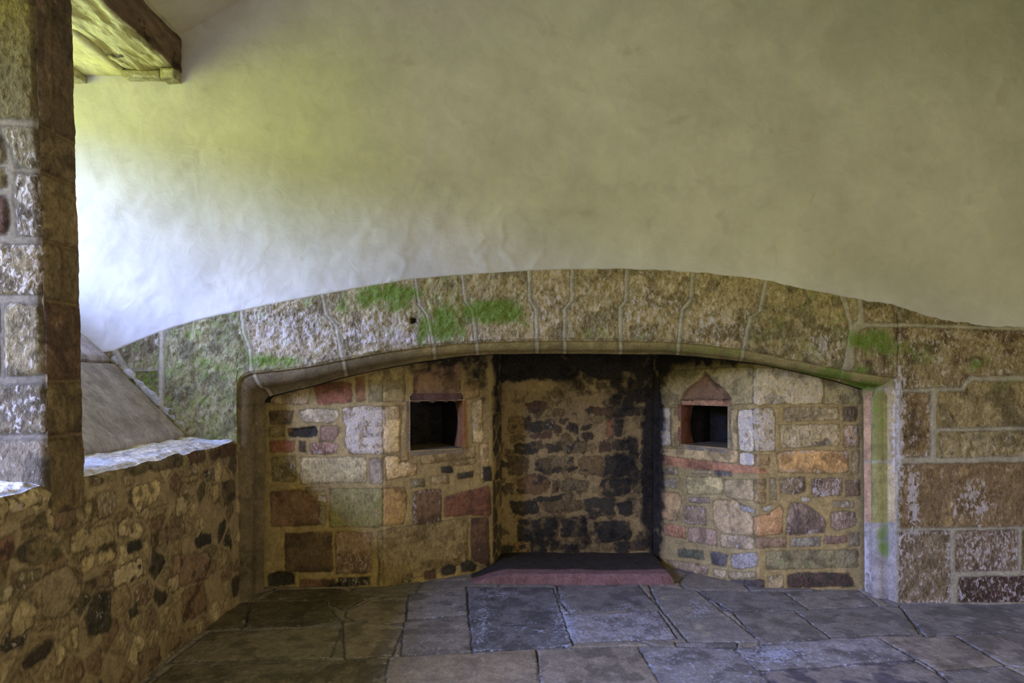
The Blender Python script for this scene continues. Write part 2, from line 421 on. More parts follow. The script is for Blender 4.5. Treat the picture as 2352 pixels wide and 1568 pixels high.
BSTONES += [
 ((942,731,955,729,957,742,944,744), (22,18,14), dict(p=-.03, k=.2, e=.006)),
 ((1960,838,1962,800,1972,760,1988,752,2100,752,2352,760,2900,775,2900,862,2350,862,2222,864,2205,888,2060,893,2040,893,1990,880,1944,862), (138,118,84), dict(k=1.1, p=.014, w=.42, c2=(100,76,56), t2=.1, m=.25)),
 ((1938,672,1966,690,1966,735,1957,742), (140,126,88), dict(k=.8, w=.3)),
 ((1980,688,2120,700,2330,750,2330,750,1985,740), (128,112,74), dict(k=.9, w=.35)),
 ((262,780,368,740,368,845,300,850), (120,108,82), dict(k=.8, m=.4, w=.3)), ((262,855,366,850,366,950,330,950), (112,104,70), dict(k=.9, m=.6)),
 ((240,960,366,955,368,1120,240,1120), (120,112,85), dict(k=.9, m=.4, w=.3)),
 ((2062,900,2134,1048), (126,98,62), dict(k=1.3, w=.30, we=.5)),
 ((2150,900,2210,898,2228,876,2400,876,2400,978,2150,982), (136,118,78), dict(k=1.0, w=.12, m=.12)),
 ((2150,990,2400,988,2400,1044,2150,1050), (140,124,88), dict(k=1.1, w=.22)),
 ((2062,1064,2400,1060,2400,1206,2062,1212), (120,92,58), dict(k=.6, w=.22, c2=(140,110,62), t2=.25)),
 ((2062,1220,2178,1218,2180,1384,2062,1386), (124,104,82), dict(k=.8, w=.35, we=.7, c2=(110,88,66))),
 ((2192,1218,2334,1214,2334,1308,2192,1312), (122,98,82), dict(k=.8, w=.55, c2=(104,78,70))),
 ((2343,1214,2420,1212,2420,1306,2343,1308), (118,100,76), dict(k=.8, w=.2)),
 ((2198,1324,2420,1320,2420,1380,2198,1382), (78,58,50), dict(k=.9, w=.5, c2=(82,48,48), t2=-.1)),
]
MOSS_B = [(850,688,55,26,.85),(905,700,60,26,.8),(790,712,40,22,.62),(972,765,16,45,.9),(1060,760,20,30,.7),(900,762,60,14,.4),(1190,735,30,26,.6),(560,780,30,60,.45),(1960,790,30,20,.6),(2060,800,50,24,.7),(2150,800,80,40,.42),(1400,775,160,10,.5),(1830,830,90,12,.5),(450,850,95,110,.55),(1000,660,40,12,.5),(900,672,75,26,1.15),(800,690,60,22,.6),(715,692,32,22,.8),(620,830,95,22,.8),(1025,745,42,48,1.1),(1130,715,75,30,1.15),(960,740,40,40,.5),
 (1340,762,80,18,.62),(1500,770,90,12,.4),(1780,745,32,28,.75),(1740,770,30,30,.5),(2000,785,62,34,1.05),(2090,835,80,30,.6),(1900,700,60,30,.3),(2240,835,60,30,.6),(2310,880,60,20,.5),(1990,850,50,20,.8)]
WHITE_B = [(1900,800,50,35,.45),(1640,740,60,40,.25),(1290,700,60,60,.15),(1460,690,60,50,.2),(2230,1150,45,35,.6),(2095,1160,14,90,.7),(860,760,110,40,.35),(640,755,80,40,.35),(2065,1000,8,140,.8),(1000,780,150,12,.4)]

PLB = Plane((0, D, EYE), (1, 0, 0))                             # the back wall; its normal faces the room
def region_of(px, py):
    """0 = wall masonry, 1..10 voussoirs, 11 right springer"""
    r = np.zeros(px.shape, int)
    X = [jx(j, py) for j in JT]
    for i in range(10):
        r = np.where((px >= X[i]) & (px < X[i+1]), i+1, r)
    spr = (px >= X[10]) & (py > np.where(px < 1985, 690+0*px, 745)) & (py < np.where(px < 2215, 893, 866)) & (px < 2420)
    r = np.where(spr, 11, r)
    return r
wall_back = None
fireplace = empty('fireplace', (.35, D, 0), 'wide stone fireplace under a low segmental arch, greened with moss', 'fireplace')
def child(o):                                                   # parts keep world coordinates
    o.parent = fireplace; o.matrix_parent_inverse = fireplace.matrix_basis.inverted()
    return o
bpy.context.view_layer.update()

def px_cols(x0, x1, step, lo, hi, stepv):
    """columns over pixels of the back wall, from y=lo(x) up to y=hi(x)"""
    xs = lin(x0, x1, step); L = lo(xs); H = hi(xs); n = int(np.max(L-H)/stepv)+2
    t = np.linspace(0, 1, n)
    Y = L[:, None]+(H-L)[:, None]*t[None]; X = np.repeat(xs[:, None], n, 1)
    return X, Y
back_parts = []
def emit_back(X, Y, seed):
    u = (X-CX)/F*D; v = (HY-Y)/F*D
    col, h, msk = relief(PLB, u, v, BSTONES, (176,168,144), seed=11, warp=.006, mossb=MOSS_B, whiteb=WHITE_B, gain=1.40*np.array([1.03, 1.0, .84]), mgain=.84*np.array([1.03, 1.0, .9]), mh=.016,
                         fill=dict(cell=(.42, .24), pal=[(128,108,74),(120,98,66),(136,120,84)], gap=.009, k=.8, drop=0, pad=.045))
    if seed == 3: h = h*sstep(X-2057, -1, 8)
    if seed == 2: h = h*sstep(Y[:, :1]-Y, -1, 7)
    P = PLB.at(u, v, h)
    Q = grid_quads(*X.shape)
    cx_ = (X[:-1, :-1]+X[1:, 1:])/2; cy_ = (Y[:-1, :-1]+Y[1:, 1:])/2
    back_parts.append((P.reshape(-1, 3), Q, region_of(cx_, cy_), col.reshape(-1, 3), msk.reshape(-1, 4)))
emit_back(*px_cols(100, 545, 2.3, lambda x: 1110+0*x, extrados, 2.3), 1)
emit_back(*px_cols(545, 2057, 2.05, intrados, extrados, 2.05), 2)
emit_back(*px_cols(2057, 2970, 3.4, lambda x: 1402+0*x, extrados, 3.0), 3)

# plaster of the back wall
xs = lin(-420, 2975, 5.0)
lo = extrados(xs)+1.5; hi = np.full_like(xs, -430)
n = 240; t = np.linspace(0, 1, n)**1.15
Y = lo[:, None]+(hi-lo)[:, None]*t; X = np.repeat(xs[:, None], n, 1)
u = (X-CX)/F*D; v = (HY-Y)/F*D
thick = .016+.004*fbm(u*3, v*3, 5, 2)
lump = np.exp(-(((X-1040)/260)**2+((Y-540)/150)**2))
h = thick+.014*fbm(u*1.1, v*1.1, 51, 3)*sstep(v-v[:, :1], 0, .3)+.0035*fbm(u*9, v*9, 52, 4)*(1+1.6*lump)+.006*lump*fbm(u*4, v*4, 53, 3)
h = h+.006*(lump+.25)*np.exp(-(fbm(u*1.9, v*1.3, 57, 4)/.035)**2)*sstep(fbm(u*2.7, v*2.7, 58, 3), -.05, .3)
h = h*sstep(v-v[:, :1], -.006, .010)
stain = .5+.5*fbm(u*1.3+4, v*1.7, 61, 4)
col = srgb((207,203,188))*(1-.09*sstep(stain, .5, .9))[..., None]*(1+.03*fbm(u*6, v*6, 62, 3))[..., None]
for (bx, by, rx, ry, s) in ((1455,120,30,10,.25),(900,245,35,6,.22),(1550,300,300,70,.06),(1330,490,60,12,.16),(1500,430,260,30,.08)):
    col *= (1-s*np.exp(-(((X-bx-(by-Y)*.6)/rx)**2+((Y-by)/ry)**2))*sstep(fbm(u*14, v*14, 63, 4), -.3, .3))[..., None]
P = PLB.at(u, v, h)
wall_back = struct(mesh_obj('wall_back', P.reshape(-1, 3), grid_quads(*X.shape).reshape(-1, 4), M_PLASTER, None, col.reshape(-1, 3), np.zeros((col.size//3, 4))))
# back-wall masonry (child of the wall) and the arch stones (parts of the fireplace)
def collect(pred):
    V, Q, Cc, Mm = [], [], [], []; o_ = 0
    for P_, Qg, R, c_, m_ in back_parts:
        q = Qg[pred(R)]
        if len(q): V.append(P_); Q.append(q+o_); Cc.append(c_); Mm.append(m_); o_ += len(P_)
    return np.concatenate(V), np.concatenate(Q), np.concatenate(Cc), np.concatenate(Mm)
V, Q, c_, m_ = collect(lambda R: R == 0)
mas = mesh_obj('masonry', V, Q, M_STONE, wall_back, c_, m_)
for i in range(1, 12):
    V, Q, c_, m_ = collect(lambda R: R == i)
    o = child(mesh_obj('springer' if i in (1, 11) else 'voussoir', V, Q, M_STONE, None, c_, m_, skirt=(0, .22, 0)))
    if i == 1: plabel(o, 'mossy green left springer stone')
    if i == 11: plabel(o, 'brown right springer stone with moss')
# solid body of the wall behind the faces
boxmesh('wall_core', (-3.7, D+.24, 3.0), (5.7, D+.45, 5.4), M_ROOMWALL, wall_back)

# ------------------------------------------------------------------ moulding and jambs: one sweep
ns = len(PATH); nt_ = 26
T = np.linspace(0, 1, nt_)
ox = (PATH[:, 0]-CX)/F*D; oz = EYE+(HY-PATH[:, 1])/F*D
ix = (PATH[:, 2]-CX)/F*YIN; iz = EYE+(HY-PATH[:, 3])/F*YIN
O3 = np.stack([ox, np.full(ns, D), oz], -1); I3 = np.stack([ix, np.full(ns, YIN), iz], -1)
tan = np.gradient((O3+I3)/2, axis=0); tan /= np.linalg.norm(tan, axis=1)[:, None]+1e-9
for _ in range(6): tan[1:-1] = (tan[:-2]+tan[1:-1]*2+tan[2:])/4
chord = I3-O3
nr = np.cross(chord, tan); nr /= np.linalg.norm(nr, axis=1)[:, None]
ctr = np.array([.35, 4.0, 1.0]); nr *= np.sign(((ctr-O3)*nr).sum(1))[:, None]
prof = np.where(T < .07, -.030*np.sin(T/.07*math.pi), np.where(T < .62, .036*np.sin((T-.07)/.55*math.pi)**.8, -.014*np.sin((T-.62)/.38*math.pi)))
prof_j = np.where(T < .28, -.004*np.sin(T/.28*math.pi), np.where(T < .34, -.022, np.where(T < .72, .046*np.sin((T-.34)/.38*math.pi)**.7, -.010)))
wr = np.clip((PATH[:, 1]-880)/30, 0, 1)*(PT == 2)
PR = prof[None]*(1-wr[:, None])+prof_j[None]*wr[:, None]
P = O3[:, None]+chord[:, None]*T[None, :, None]+nr[:, None]*(PR+.003*fbm(PATH[:, :1]/22+0*T, PATH[:, 1:2]/22+T*4, 8, 3))[..., None]
SX = PATH[:, :1]+(PATH[:, 2:3]-PATH[:, :1])*T; SY = PATH[:, 1:2]+(PATH[:, 3:4]-PATH[:, 1:2])*T
base = np.zeros((ns, nt_, 3)); mk = np.zeros((ns, nt_, 4)); mk[..., 2] = .35
lt = sstep(PATH[:, 0], 800, 1050)[:, None, None]
base[:] = srgb((122,108,80))*1.1*(1-lt)+srgb((142,128,82))*1.15*lt
rj = (PT == 2) & (PATH[:, 1] > 885)
low = SY > 1200
jc = np.where(T[None, :, None] > .7, srgb((168,132,94)), np.where(T[None, :, None] < .3, srgb((164,142,96)), srgb((130,120,66))))*1.3
jc = np.where(low[..., None], srgb((150,138,120))*1.1, jc*np.ones((ns, 1, 1)))
base[rj] = jc[rj]
base *= (1+.26*fbm(SX/16, SY/16, 21, 4)+.2*fbm(SX/60, SY/90, 22, 3))[..., None]
for j in JT[1:]:                                               # mortar joints cross the moulding
    y = PATH[:, 1]; dx = np.abs(PATH[:, 0]-jx(j, y)); q = (np.exp(-(dx/4.2)**4)*(PT == 1))[:, None, None]; q2 = (np.exp(-((dx-6)/2.)**2)*(PT == 1))[:, None, None]
    base = (base*(1-q*.9)+srgb((180,168,138))*1.15*q*.9)*(1-.4*q2)
for yy in (893, 1060, 1212):
    q = np.exp(-((SY-yy)/3.5)**2)*rj[:, None]
    base = base*(1-q[..., None]*.85)+srgb((160,150,120))*1.1*q[..., None]*.85
for yy in (930, 1145, 1265):
    q = np.exp(-((SY-yy)/3)**2)*((PT == 0)[:, None])
    base = base*(1-q[..., None]*.5)+srgb((90,78,55))*q[..., None]*.5
for (bx, by, rx, ry, s) in ((1890,858,70,16,1.15),(1985,880,50,16,1.2),(1800,840,70,10,.75),(2024,960,10,110,.62),(2034,1240,12,50,.8),(1600,800,200,14,.55),(760,850,60,20,.35),(880,835,60,10,.4),(600,890,30,30,.2)):
    mk[..., 0] = np.maximum(mk[..., 0], s*np.exp(-(((SX-bx)/rx)**2+((SY-by)/ry)**2)**1.5*.8))
for (bx, by, rx, ry, s) in ((2052,1010,5,160,.95),(2010,960,3,60,.8),(1988,1290,8,80,.9),(2005,1320,10,50,.7),(1982,1200,5,160,.5)):
    mk[..., 1] += s*np.exp(-(((SX-bx)/rx)**2+((SY-by)/ry)**2))
mk[..., 3] = np.where((PT == 0)[:, None], .20+.25*np.exp(-((SY-1290)/60)**2), 0)
Qg = grid_quads(ns, nt_, flip=True)
for tg, nm, lb in ((0, 'jamb', 'rounded left jamb stone'), (1, 'arch_moulding', None), (2, 'jamb', 'right jamb with green-stained roll')):
    sel = PT[:-1] == tg
    child(mesh_obj(nm, P.reshape(-1, 3), Qg[sel].reshape(-1, 4), M_STONE, None, base.reshape(-1, 3), mk.reshape(-1, 4)))
    if lb: plabel(bpy.context.scene.objects[-1] if False else fireplace.children[-1], lb)
# underside of the arch behind the moulding
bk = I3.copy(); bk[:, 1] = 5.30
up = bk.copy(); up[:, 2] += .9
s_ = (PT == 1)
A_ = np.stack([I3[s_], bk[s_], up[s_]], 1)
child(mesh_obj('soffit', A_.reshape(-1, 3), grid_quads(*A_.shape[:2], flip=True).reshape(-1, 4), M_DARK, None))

# ------------------------------------------------------------------ inside the fireplace
TAN, MORT = (128,104,64), (134,118,82)
SL = [ # left cheek, pixel outlines
 ((622,926,640,906,712,890,708,926), (158,136,106), dict(w=.15)), ((722,884,740,877,806,878,810,922,730,930), (134,62,38), dict(c2=(100,44,30), k=.2)),
 ((816,868,836,864,840,920,822,924), (140,82,40), dict(k=.2)), ((848,860,928,835,930,920,850,924), (140,124,78), dict(k=.3)),
 ((617,942,675,940,668,972,620,974), (98,80,54)), ((686,942,720,938,776,940,780,960,760,972,700,970), (176,160,136), dict(w=.25)),
 ((618,980,655,976,655,1003,620,1004), (122,112,74)), ((660,982,728,978,730,1002,664,1006), (46,30,16), dict(p=-.03, k=1.2, dirt=.2, c2=(120,76,30), t2=.35)),
 ((738,978,776,978,782,990,766,1015,733,1012), (128,94,86)), ((620,1014,678,1012,678,1038,622,1040), (136,66,40), dict(k=.2)),
 ((688,1012,702,1012,704,1038,688,1038), (74,56,46)), ((712,1018,740,1014,778,1020,774,1038,745,1044,714,1040), (146,96,86), dict(w=.55)),
 ((788,934,884,934,884,1042,806,1043,792,1020,795,980,788,965), (178,168,162), dict(w=.62, k=.8, p=.016, c2=(138,116,86), t2=.05, f2=24)),
 ((882,934,918,932,918,1040,882,1042), (198,166,120), dict(w=.15, k=.3)), ((922,930,938,930,938,1060,922,1060), (150,120,66), dict(k=.2)),
 ((625,1052,680,1048,682,1105,628,1106), (118,106,72), dict(w=.3)), ((692,1050,843,1050,842,1106,692,1110), (156,144,108), dict(k=.7, c2=(128,116,100), t2=.3)),
 ((850,1054,880,1052,880,1110,850,1108), (138,126,118)), ((884,1048,918,1048,920,1062,958,1064,956,1088,888,1104), (196,162,110), dict(w=.3, c2=(150,108,58), t2=.1)),
 ((622,1128,690,1124,736,1150,734,1206,624,1208), (112,76,60), dict(k=.4)), ((700,1120,745,1118,745,1130,704,1132), (132,118,92)),
 ((728,1140,748,1138,750,1152,730,1153), (150,142,132), dict(w=.4)), ((733,1160,748,1160,746,1205,734,1204), (124,116,104)),
 ((757,1122,880,1120,880,1208,757,1210), (128,124,72), dict(k=.5, m=.36, c2=(150,120,88), t2=.3)), ((880,1120,930,1118,936,1150,926,1202,880,1208), (152,112,52), dict(k=.4)),
 ((948,1132,966,1126,1012,1124,1014,1200,948,1206), (108,76,58), dict(k=.6, we=.6)), ((1020,1140,1124,1114,1128,1182,1020,1186), (124,64,42), dict(k=.3)),
 ((655,1224,762,1220,764,1312,656,1312), (92,70,52), dict(k=.5)), ((770,1222,855,1222,852,1314,770,1318), (130,98,80), dict(k=.5, w=.35)),
 ((868,1222,900,1212,1074,1188,1074,1290,980,1320,868,1350), (126,108,66), dict(k=.6, c2=(108,88,52), t2=.1)), ((1080,1190,1122,1184,1124,1300,1082,1284), (92,62,42), dict(k=.4)),
 ((614,1318,640,1308,678,1316,680,1342,616,1346), (46,38,28), dict(k=.6, p=-.01)), ((690,1330,770,1328,768,1352,690,1354), (100,64,42)), ((776,1326,850,1322,850,1342,780,1346), (70,62,50), dict(w=.45, k=.9)),
 ((920,1322,945,1316,948,1334,922,1338), (110,92,62), dict(w=.4)), ((974,1310,1000,1306,1002,1328,976,1332), (80,44,26)), ((1012,1304,1030,1294,1048,1298,1044,1316,1016,1320), (52,46,38)),
 ((1056,1292,1076,1284,1096,1294,1090,1310,1060,1312), (56,50,42)), ((1084,924,1108,916,1108,1014,1086,1018), (186,158,112), dict(w=.3)), ((1102,1020,1120,1018,1122,1080,1104,1104), (160,132,86), dict(w=.3, s=.1)),
 ((966,1044,1090,1026,1092,1050,968,1066), (140,116,74), dict(k=.2)), ((1012,1072,1040,1070,1042,1084,1014,1086), (54,50,46)), ((1050,1086,1088,1080,1088,1094,1052,1100), (62,60,54)),
 ((990,1094,1030,1090,1032,1110,990,1112), (150,128,90)), ((942,1100,976,1098,976,1118,944,1120), (112,104,84), dict(w=.3)), ((1030,1062,1090,1052,1090,1064,1032,1070), (150,122,74)),
 ((1108,1072,1128,1070,1130,1102,1110,1106), (48,44,40)), ((950,850,1058,830,1058,902,950,908), (128,92,78), dict(k=.2, p=-.012, dirt=.3)), ((1064,880,1102,872,1102,912,1066,916), (140,108,70), dict(k=.2)),
]
SC = [((1208,922,1230,918,1257,925,1252,946,1210,947), (86,56,44), dict(c2=(40,34,30))), ((1168,960,1203,958,1202,994,1168,995), (112,86,34), dict(k=.6)), ((1216,964,1245,964,1245,993,1216,990), (36,33,30)),
 ((1246,967,1273,966,1272,988,1247,989), (60,50,40), dict(w=.4)), ((1219,996,1269,990,1269,1006,1222,1008), (86,56,44)), ((1171,1001,1209,998,1208,1014,1172,1016), (92,80,46)),
 ((1180,1022,1215,1018,1241,1020,1238,1040,1200,1045,1182,1042), (40,35,32), dict(w=.2)), ((1253,1017,1293,1015,1293,1036,1256,1039), (58,52,42)), ((1296,1016,1345,1012,1345,1040,1298,1042), (92,76,52), dict(w=.3)),
 ((1166,1050,1213,1048,1212,1088,1168,1089), (80,64,44), dict(c2=(44,38,32), w=.2)), ((1227,1050,1266,1048,1264,1084,1229,1082), (82,70,50), dict(c2=(38,34,30))), ((1268,1048,1316,1048,1316,1070,1268,1071), (104,88,66)),
 ((1265,1073,1322,1070,1322,1080,1268,1083), (36,32,28)), ((1328,1056,1340,1046,1383,1048,1380,1088,1330,1090), (98,76,46)), ((1386,1048,1460,1044,1458,1090,1386,1092), (34,31,29), dict(k=.4)), ((1380,1096,1448,1094,1446,1134,1382,1138), (32,30,27), dict(k=.4)),
 ((1190,1105,1210,1090,1250,1090,1263,1108,1252,1132,1190,1134), (104,74,42), dict(c2=(60,48,34), t2=.1)), ((1162,1110,1184,1106,1184,1132,1164,1134), (74,62,46)), ((1268,1102,1284,1100,1284,1128,1266,1130), (92,74,48)),
 ((1290,1106,1310,1099,1354,1104,1350,1128,1292,1130), (92,80,60), dict(c2=(48,42,36))), ((1234,1140,1316,1132,1316,1146,1236,1152), (38,36,33)), ((1169,1150,1235,1146,1240,1178,1180,1184), (42,40,36)), ((1250,1152,1335,1150,1335,1172,1252,1176), (84,66,40)),
 ((1345,1145,1414,1142,1414,1182,1346,1184), (50,43,38), dict(k=.3)), ((1187,1191,1281,1189,1279,1238,1240,1246,1188,1240), (48,43,38)), ((1286,1188,1351,1186,1350,1232,1288,1234), (54,44,40)), ((1362,1200,1448,1194,1451,1236,1380,1248), (44,41,37)),
 ((1181,1246,1200,1240,1225,1243,1220,1268,1184,1268), (140,100,34), dict(k=.6)), ((1150,1250,1178,1250,1178,1270,1150,1272), (30,28,26)), ((1226,1248,1252,1244,1254,1282,1216,1284), (40,37,33)), ((1298,1252,1332,1250,1332,1276,1300,1276), (44,40,34)),
 ((1410,1246,1446,1244,1446,1268,1412,1270), (36,33,30)), ((1455,1240,1490,1236,1490,1262,1458,1264), (60,52,40)), ((1392,962,1410,961,1410,1006,1394,1004), (132,74,34), dict(k=.3)), ((1412,964,1430,962,1430,1004,1412,1004), (50,44,38)),
 ((1363,937,1413,934,1413,954,1366,956), (88,60,46)), ((1416,940,1470,936,1470,956,1418,958), (58,50,44)), ((1376,1018,1400,1010,1404,1040,1378,1042), (74,50,38)), ((1406,1014,1464,1010,1464,1034,1408,1036), (66,58,50)),
 ((1420,1150,1450,1148,1450,1180,1422,1182), (40,36,30)), ((1456,1146,1486,1144,1486,1186,1458,1186), (110,92,64)), ((1440,1050,1486,1100,1488,1130,1452,1130), (104,90,56)),
]
SR = [
 ((1514,936,1541,935,1541,1022,1516,1022), (168,160,154), dict(w=.6, k=.5)), ((1543,935,1564,935,1564,1024,1543,1024), (146,120,72), dict(k=.2)),
 ((1679,938,1695,938,1695,1034,1680,1034), (150,128,84), dict(k=.2)), ((1697,940,1732,940,1732,1036,1699,1036), (176,168,162), dict(w=.6, k=.6, c2=(140,120,86), t2=.12, f2=30)),
 ((1516,852,1732,842,1732,926,1516,930), (142,126,90), dict(k=.3, w=.18)), ((1620,849,1625,862,1637,874,1655,886,1670,900,1682,917,1562,919,1571,902,1586,886,1603,874,1615,862), (122,82,68), dict(k=.15, p=-.030, e=.012, dirt=.3)),
 ((1564,919,1678,917,1678,931,1566,933), (150,92,76), dict(k=.15, p=.018)),
 ((1513,1029,1694,1032,1697,1062,1640,1060,1560,1050,1516,1043), (160,132,86), dict(k=.2)), ((1512,1044,1560,1051,1640,1061,1700,1066,1760,1076,1764,1087,1690,1087,1640,1083,1587,1076,1519,1064), (158,88,60), dict(k=.3, dirt=.15, g=0)), ((1698,1040,1732,1040,1732,1070,1702,1068), (186,172,158), dict(w=.7)),
 ((1520,1076,1558,1074,1560,1090,1522,1090), (120,106,82), dict(w=.4)), ((1641,1080,1682,1084,1682,1095,1645,1092), (76,74,80), dict(w=.2)), ((1590,1080,1636,1080,1636,1088,1592,1088), (160,140,110)),
 ((1578,1094,1660,1096,1662,1136,1580,1132), (160,144,90), dict(k=.2)), ((1519,1102,1555,1100,1556,1120,1522,1116), (136,128,116), dict(w=.4)), ((1664,1102,1732,1102,1732,1152,1668,1140), (150,126,88), dict(k=.4, w=.2)),
 ((1516,1130,1560,1132,1566,1150,1556,1195,1518,1190), (162,122,76), dict(k=.2)), ((1583,1140,1630,1142,1630,1155,1585,1152), (128,104,104), dict(w=.2)), ((1571,1160,1620,1162,1624,1206,1574,1200), (150,116,98), dict(we=.6)),
 ((1638,1150,1690,1146,1732,1186,1732,1230,1660,1222,1640,1200), (150,122,84), dict(k=.4, w=.25)), ((1700,1158,1736,1168,1736,1178,1706,1172), (112,112,124)),
 ((1523,1202,1576,1208,1578,1238,1526,1228), (152,88,60)), ((1582,1212,1648,1216,1648,1252,1584,1244), (144,110,98)), ((1655,1226,1732,1234,1732,1262,1658,1256), (150,124,94), dict(w=.4)),
 ((1557,1258,1616,1264,1618,1284,1560,1278), (74,82,66), dict(m=.2)), ((1632,1264,1674,1274,1668,1302,1636,1296), (72,72,84)), ((1680,1272,1738,1268,1740,1300,1700,1308,1682,1300), (112,110,122), dict(w=.3)),
 ((1530,1284,1630,1298,1628,1320,1560,1308), (130,104,88), dict(k=.8)), ((1640,1306,1668,1310,1668,1328,1642,1322), (150,130,104)), ((1672,1312,1738,1314,1736,1326,1676,1328), (130,112,86)), ((1673,1330,1757,1330,1756,1352,1690,1352), (64,58,66), dict(k=.8)),
 # the face beside the jamb
 ((1730,938,1772,936,1780,950,1778,1034,1734,1036), (160,150,140), dict(w=.6, k=.8, c2=(132,116,90), t2=.08, f2=30)), ((1732,846,1845,842,1890,870,1890,926,1732,930), (156,144,122), dict(w=.5, k=.6)), ((1893,862,1975,880,1975,926,1894,927), (128,116,86), dict(m=.3, k=.5)),
 ((1800,936,1924,934,1926,962,1800,966), (142,126,98), dict(k=1.2, w=.25)), ((1935,933,1968,931,1969,964,1936,966), (92,76,62), dict(k=1.2)), ((1790,975,1926,973,1928,1022,1794,1028), (148,134,106), dict(k=1.2, w=.3, c2=(96,88,76), t2=.35)),
 ((1937,977,1972,975,1973,1026,1938,1027), (160,124,96), dict(w=.5)), ((1781,1040,1800,1034,1946,1034,1948,1084,1900,1088,1790,1084), (178,126,62), dict(k=.5, we=.6)), ((1957,1036,1973,1034,1973,1086,1957,1088), (138,112,84)),
 ((1734,1044,1766,1043,1766,1068,1734,1068), (132,102,64), dict(w=.3)), ((1734,1100,1760,1098,1758,1156,1734,1154), (132,108,68), dict(k=.8)), ((1769,1098,1782,1097,1782,1146,1770,1147), (140,128,100), dict(w=.4)),
 ((1791,1097,1848,1095,1850,1126,1836,1134,1793,1132), (110,92,78), dict(w=.4, k=.8)), ((1862,1100,1935,1098,1932,1138,1864,1140), (118,90,84), dict(w=.6, k=.7)), ((1941,1104,1975,1102,1974,1140,1942,1138), (112,84,70), dict(w=.4)),
 ((1734,1186,1765,1180,1792,1158,1797,1166,1796,1224,1734,1232), (162,110,66), dict(k=.4, c2=(150,72,48), t2=.1)), ((1805,1227,1808,1170,1820,1152,1851,1156,1880,1177,1896,1198,1894,1223), (112,90,92), dict(k=.7, we=.45)),
 ((1906,1178,1940,1172,1966,1176,1966,1204,1930,1216,1908,1212), (122,96,88), dict(w=.5)), ((1910,1152,1960,1150,1960,1164,1912,1166), (140,128,110), dict(w=.4)), ((1752,1164,1770,1160,1772,1172,1754,1174), (150,148,150), dict(w=.6)), ((1840,1140,1862,1142,1858,1150,1842,1150), (170,168,170), dict(w=.6)),
 ((1734,1234,1806,1233,1806,1256,1736,1258), (122,92,80)), ((1816,1235,1884,1233,1884,1254,1816,1256), (118,118,116), dict(w=.3)), ((1891,1230,1944,1228,1946,1246,1893,1249), (110,76,76), dict(w=.2)), ((1950,1222,1973,1221,1973,1253,1950,1254), (118,108,92)),
 ((1757,1266,1968,1262,1969,1302,1760,1306), (118,110,82), dict(m=.35, k=.5, w=.15)), ((1806,1320,1840,1312,1950,1316,1962,1346,1808,1350), (66,40,48), dict(k=.6)), ((1762,1322,1798,1318,1800,1348,1766,1350), (140,122,92), dict(w=.4)),
]
SOOT = [(1000,790,260,62,.9),(1130,880,42,120,.62),(1160,1000,26,260,.32),(1300,820,260,78,1.15),(1200,860,60,34,.9),(1450,860,80,100,.95),(1500,1060,30,300,1.0),(1440,1080,70,150,.55),(1320,1235,190,75,.58),(1210,1180,60,60,.45),(1430,960,60,40,.5),(1232,884,55,13,-.55),(1300,830,18,14,-.3),(1322,846,18,14,-.35),(1345,866,20,14,-.4),(1370,884,24,14,-.4),(1440,880,40,26,-.35),(1125,860,10,60,-.3),
 (1600,805,200,42,.9),(1520,830,30,60,.8),(1512,1100,14,200,.35),(1130,1200,26,160,.42),(1300,1300,220,26,.75),(780,1345,60,18,.5),(640,1330,40,22,.3),(1080,1330,60,20,.4),(1020,860,60,30,.5)]
def vplane(a, b):
    a = np.array(a, float); b = np.array(b, float); d = b-a
    return Plane((a[0], a[1], 0), (d[0], d[1], 0)), np.linalg.norm(d)
TOPZ = 3.0
def panel(a, b, stones, seed, hole=None, ztop=TOPZ, mortar=MORT, **kw):
    pl, L = vplane(a, b)
    vs = np.concatenate([lin(-.05, 1.95, .0078), lin(1.95, ztop, .05)[1:]])
    us = lin(0, L, .0078)
    hu = None
    if hole:
        (x0, x1, z0, z1) = hole
        u0 = float(pl.uv(np.array(x0), np.array(900.))[0]); u1 = float(pl.uv(np.array(x1), np.array(900.))[0])
        hu = (u0, u1, z0, z1)
        i0, i1 = np.argmin(abs(us-u0)), np.argmin(abs(us-u1)); j0, j1 = np.argmin(abs(vs-z0)), np.argmin(abs(vs-z1))
        us[i0] = u0; us[i1] = u1; vs[j0] = z0; vs[j1] = z1
    U_, V_ = np.meshgrid(us, vs, indexing='ij')
    col, h, msk = relief(pl, U_, V_, stones, mortar, seed=seed, sootb=SOOT, warp=kw.pop('warp', .009), fray=kw.pop('fray', .006), **kw)
    fade = sstep(V_, 1.9, 2.2); msk[..., 3] = np.maximum(msk[..., 3], fade*1.1)
    if hole:
        de = np.maximum(np.maximum(hu[0]-U_, U_-hu[1]), np.maximum(hu[2]-V_, V_-hu[3]))
        q = sstep(de, 0, .02); h = h*q+.012*(1-q)
    # keep panel borders tidy so neighbours meet
    h = h*sstep(np.minimum(U_, L-U_), -.002, .012)
    Q = grid_quads(*U_.shape)
    if hole:
        keep = np.ones(Q.shape[:2], bool); keep[i0:i1, j0:j1] = False; Q = Q[keep]
    return pl, hu, (pl.at(U_, V_, h).reshape(-1, 3), Q.reshape(-1, 4), col.reshape(-1, 3), msk.reshape(-1, 4))
def join(name, parts, mat, **kw):
    V, Q, Cc, Mm, o_ = [], [], [], [], 0
    for v_, q_, c_, m_ in parts: V.append(v_); Q.append(q_+o_); Cc.append(c_); Mm.append(m_); o_ += len(v_)
    return child(mesh_obj(name, np.concatenate(V), np.concatenate(Q), mat, None, np.concatenate(Cc), np.concatenate(Mm), **kw))
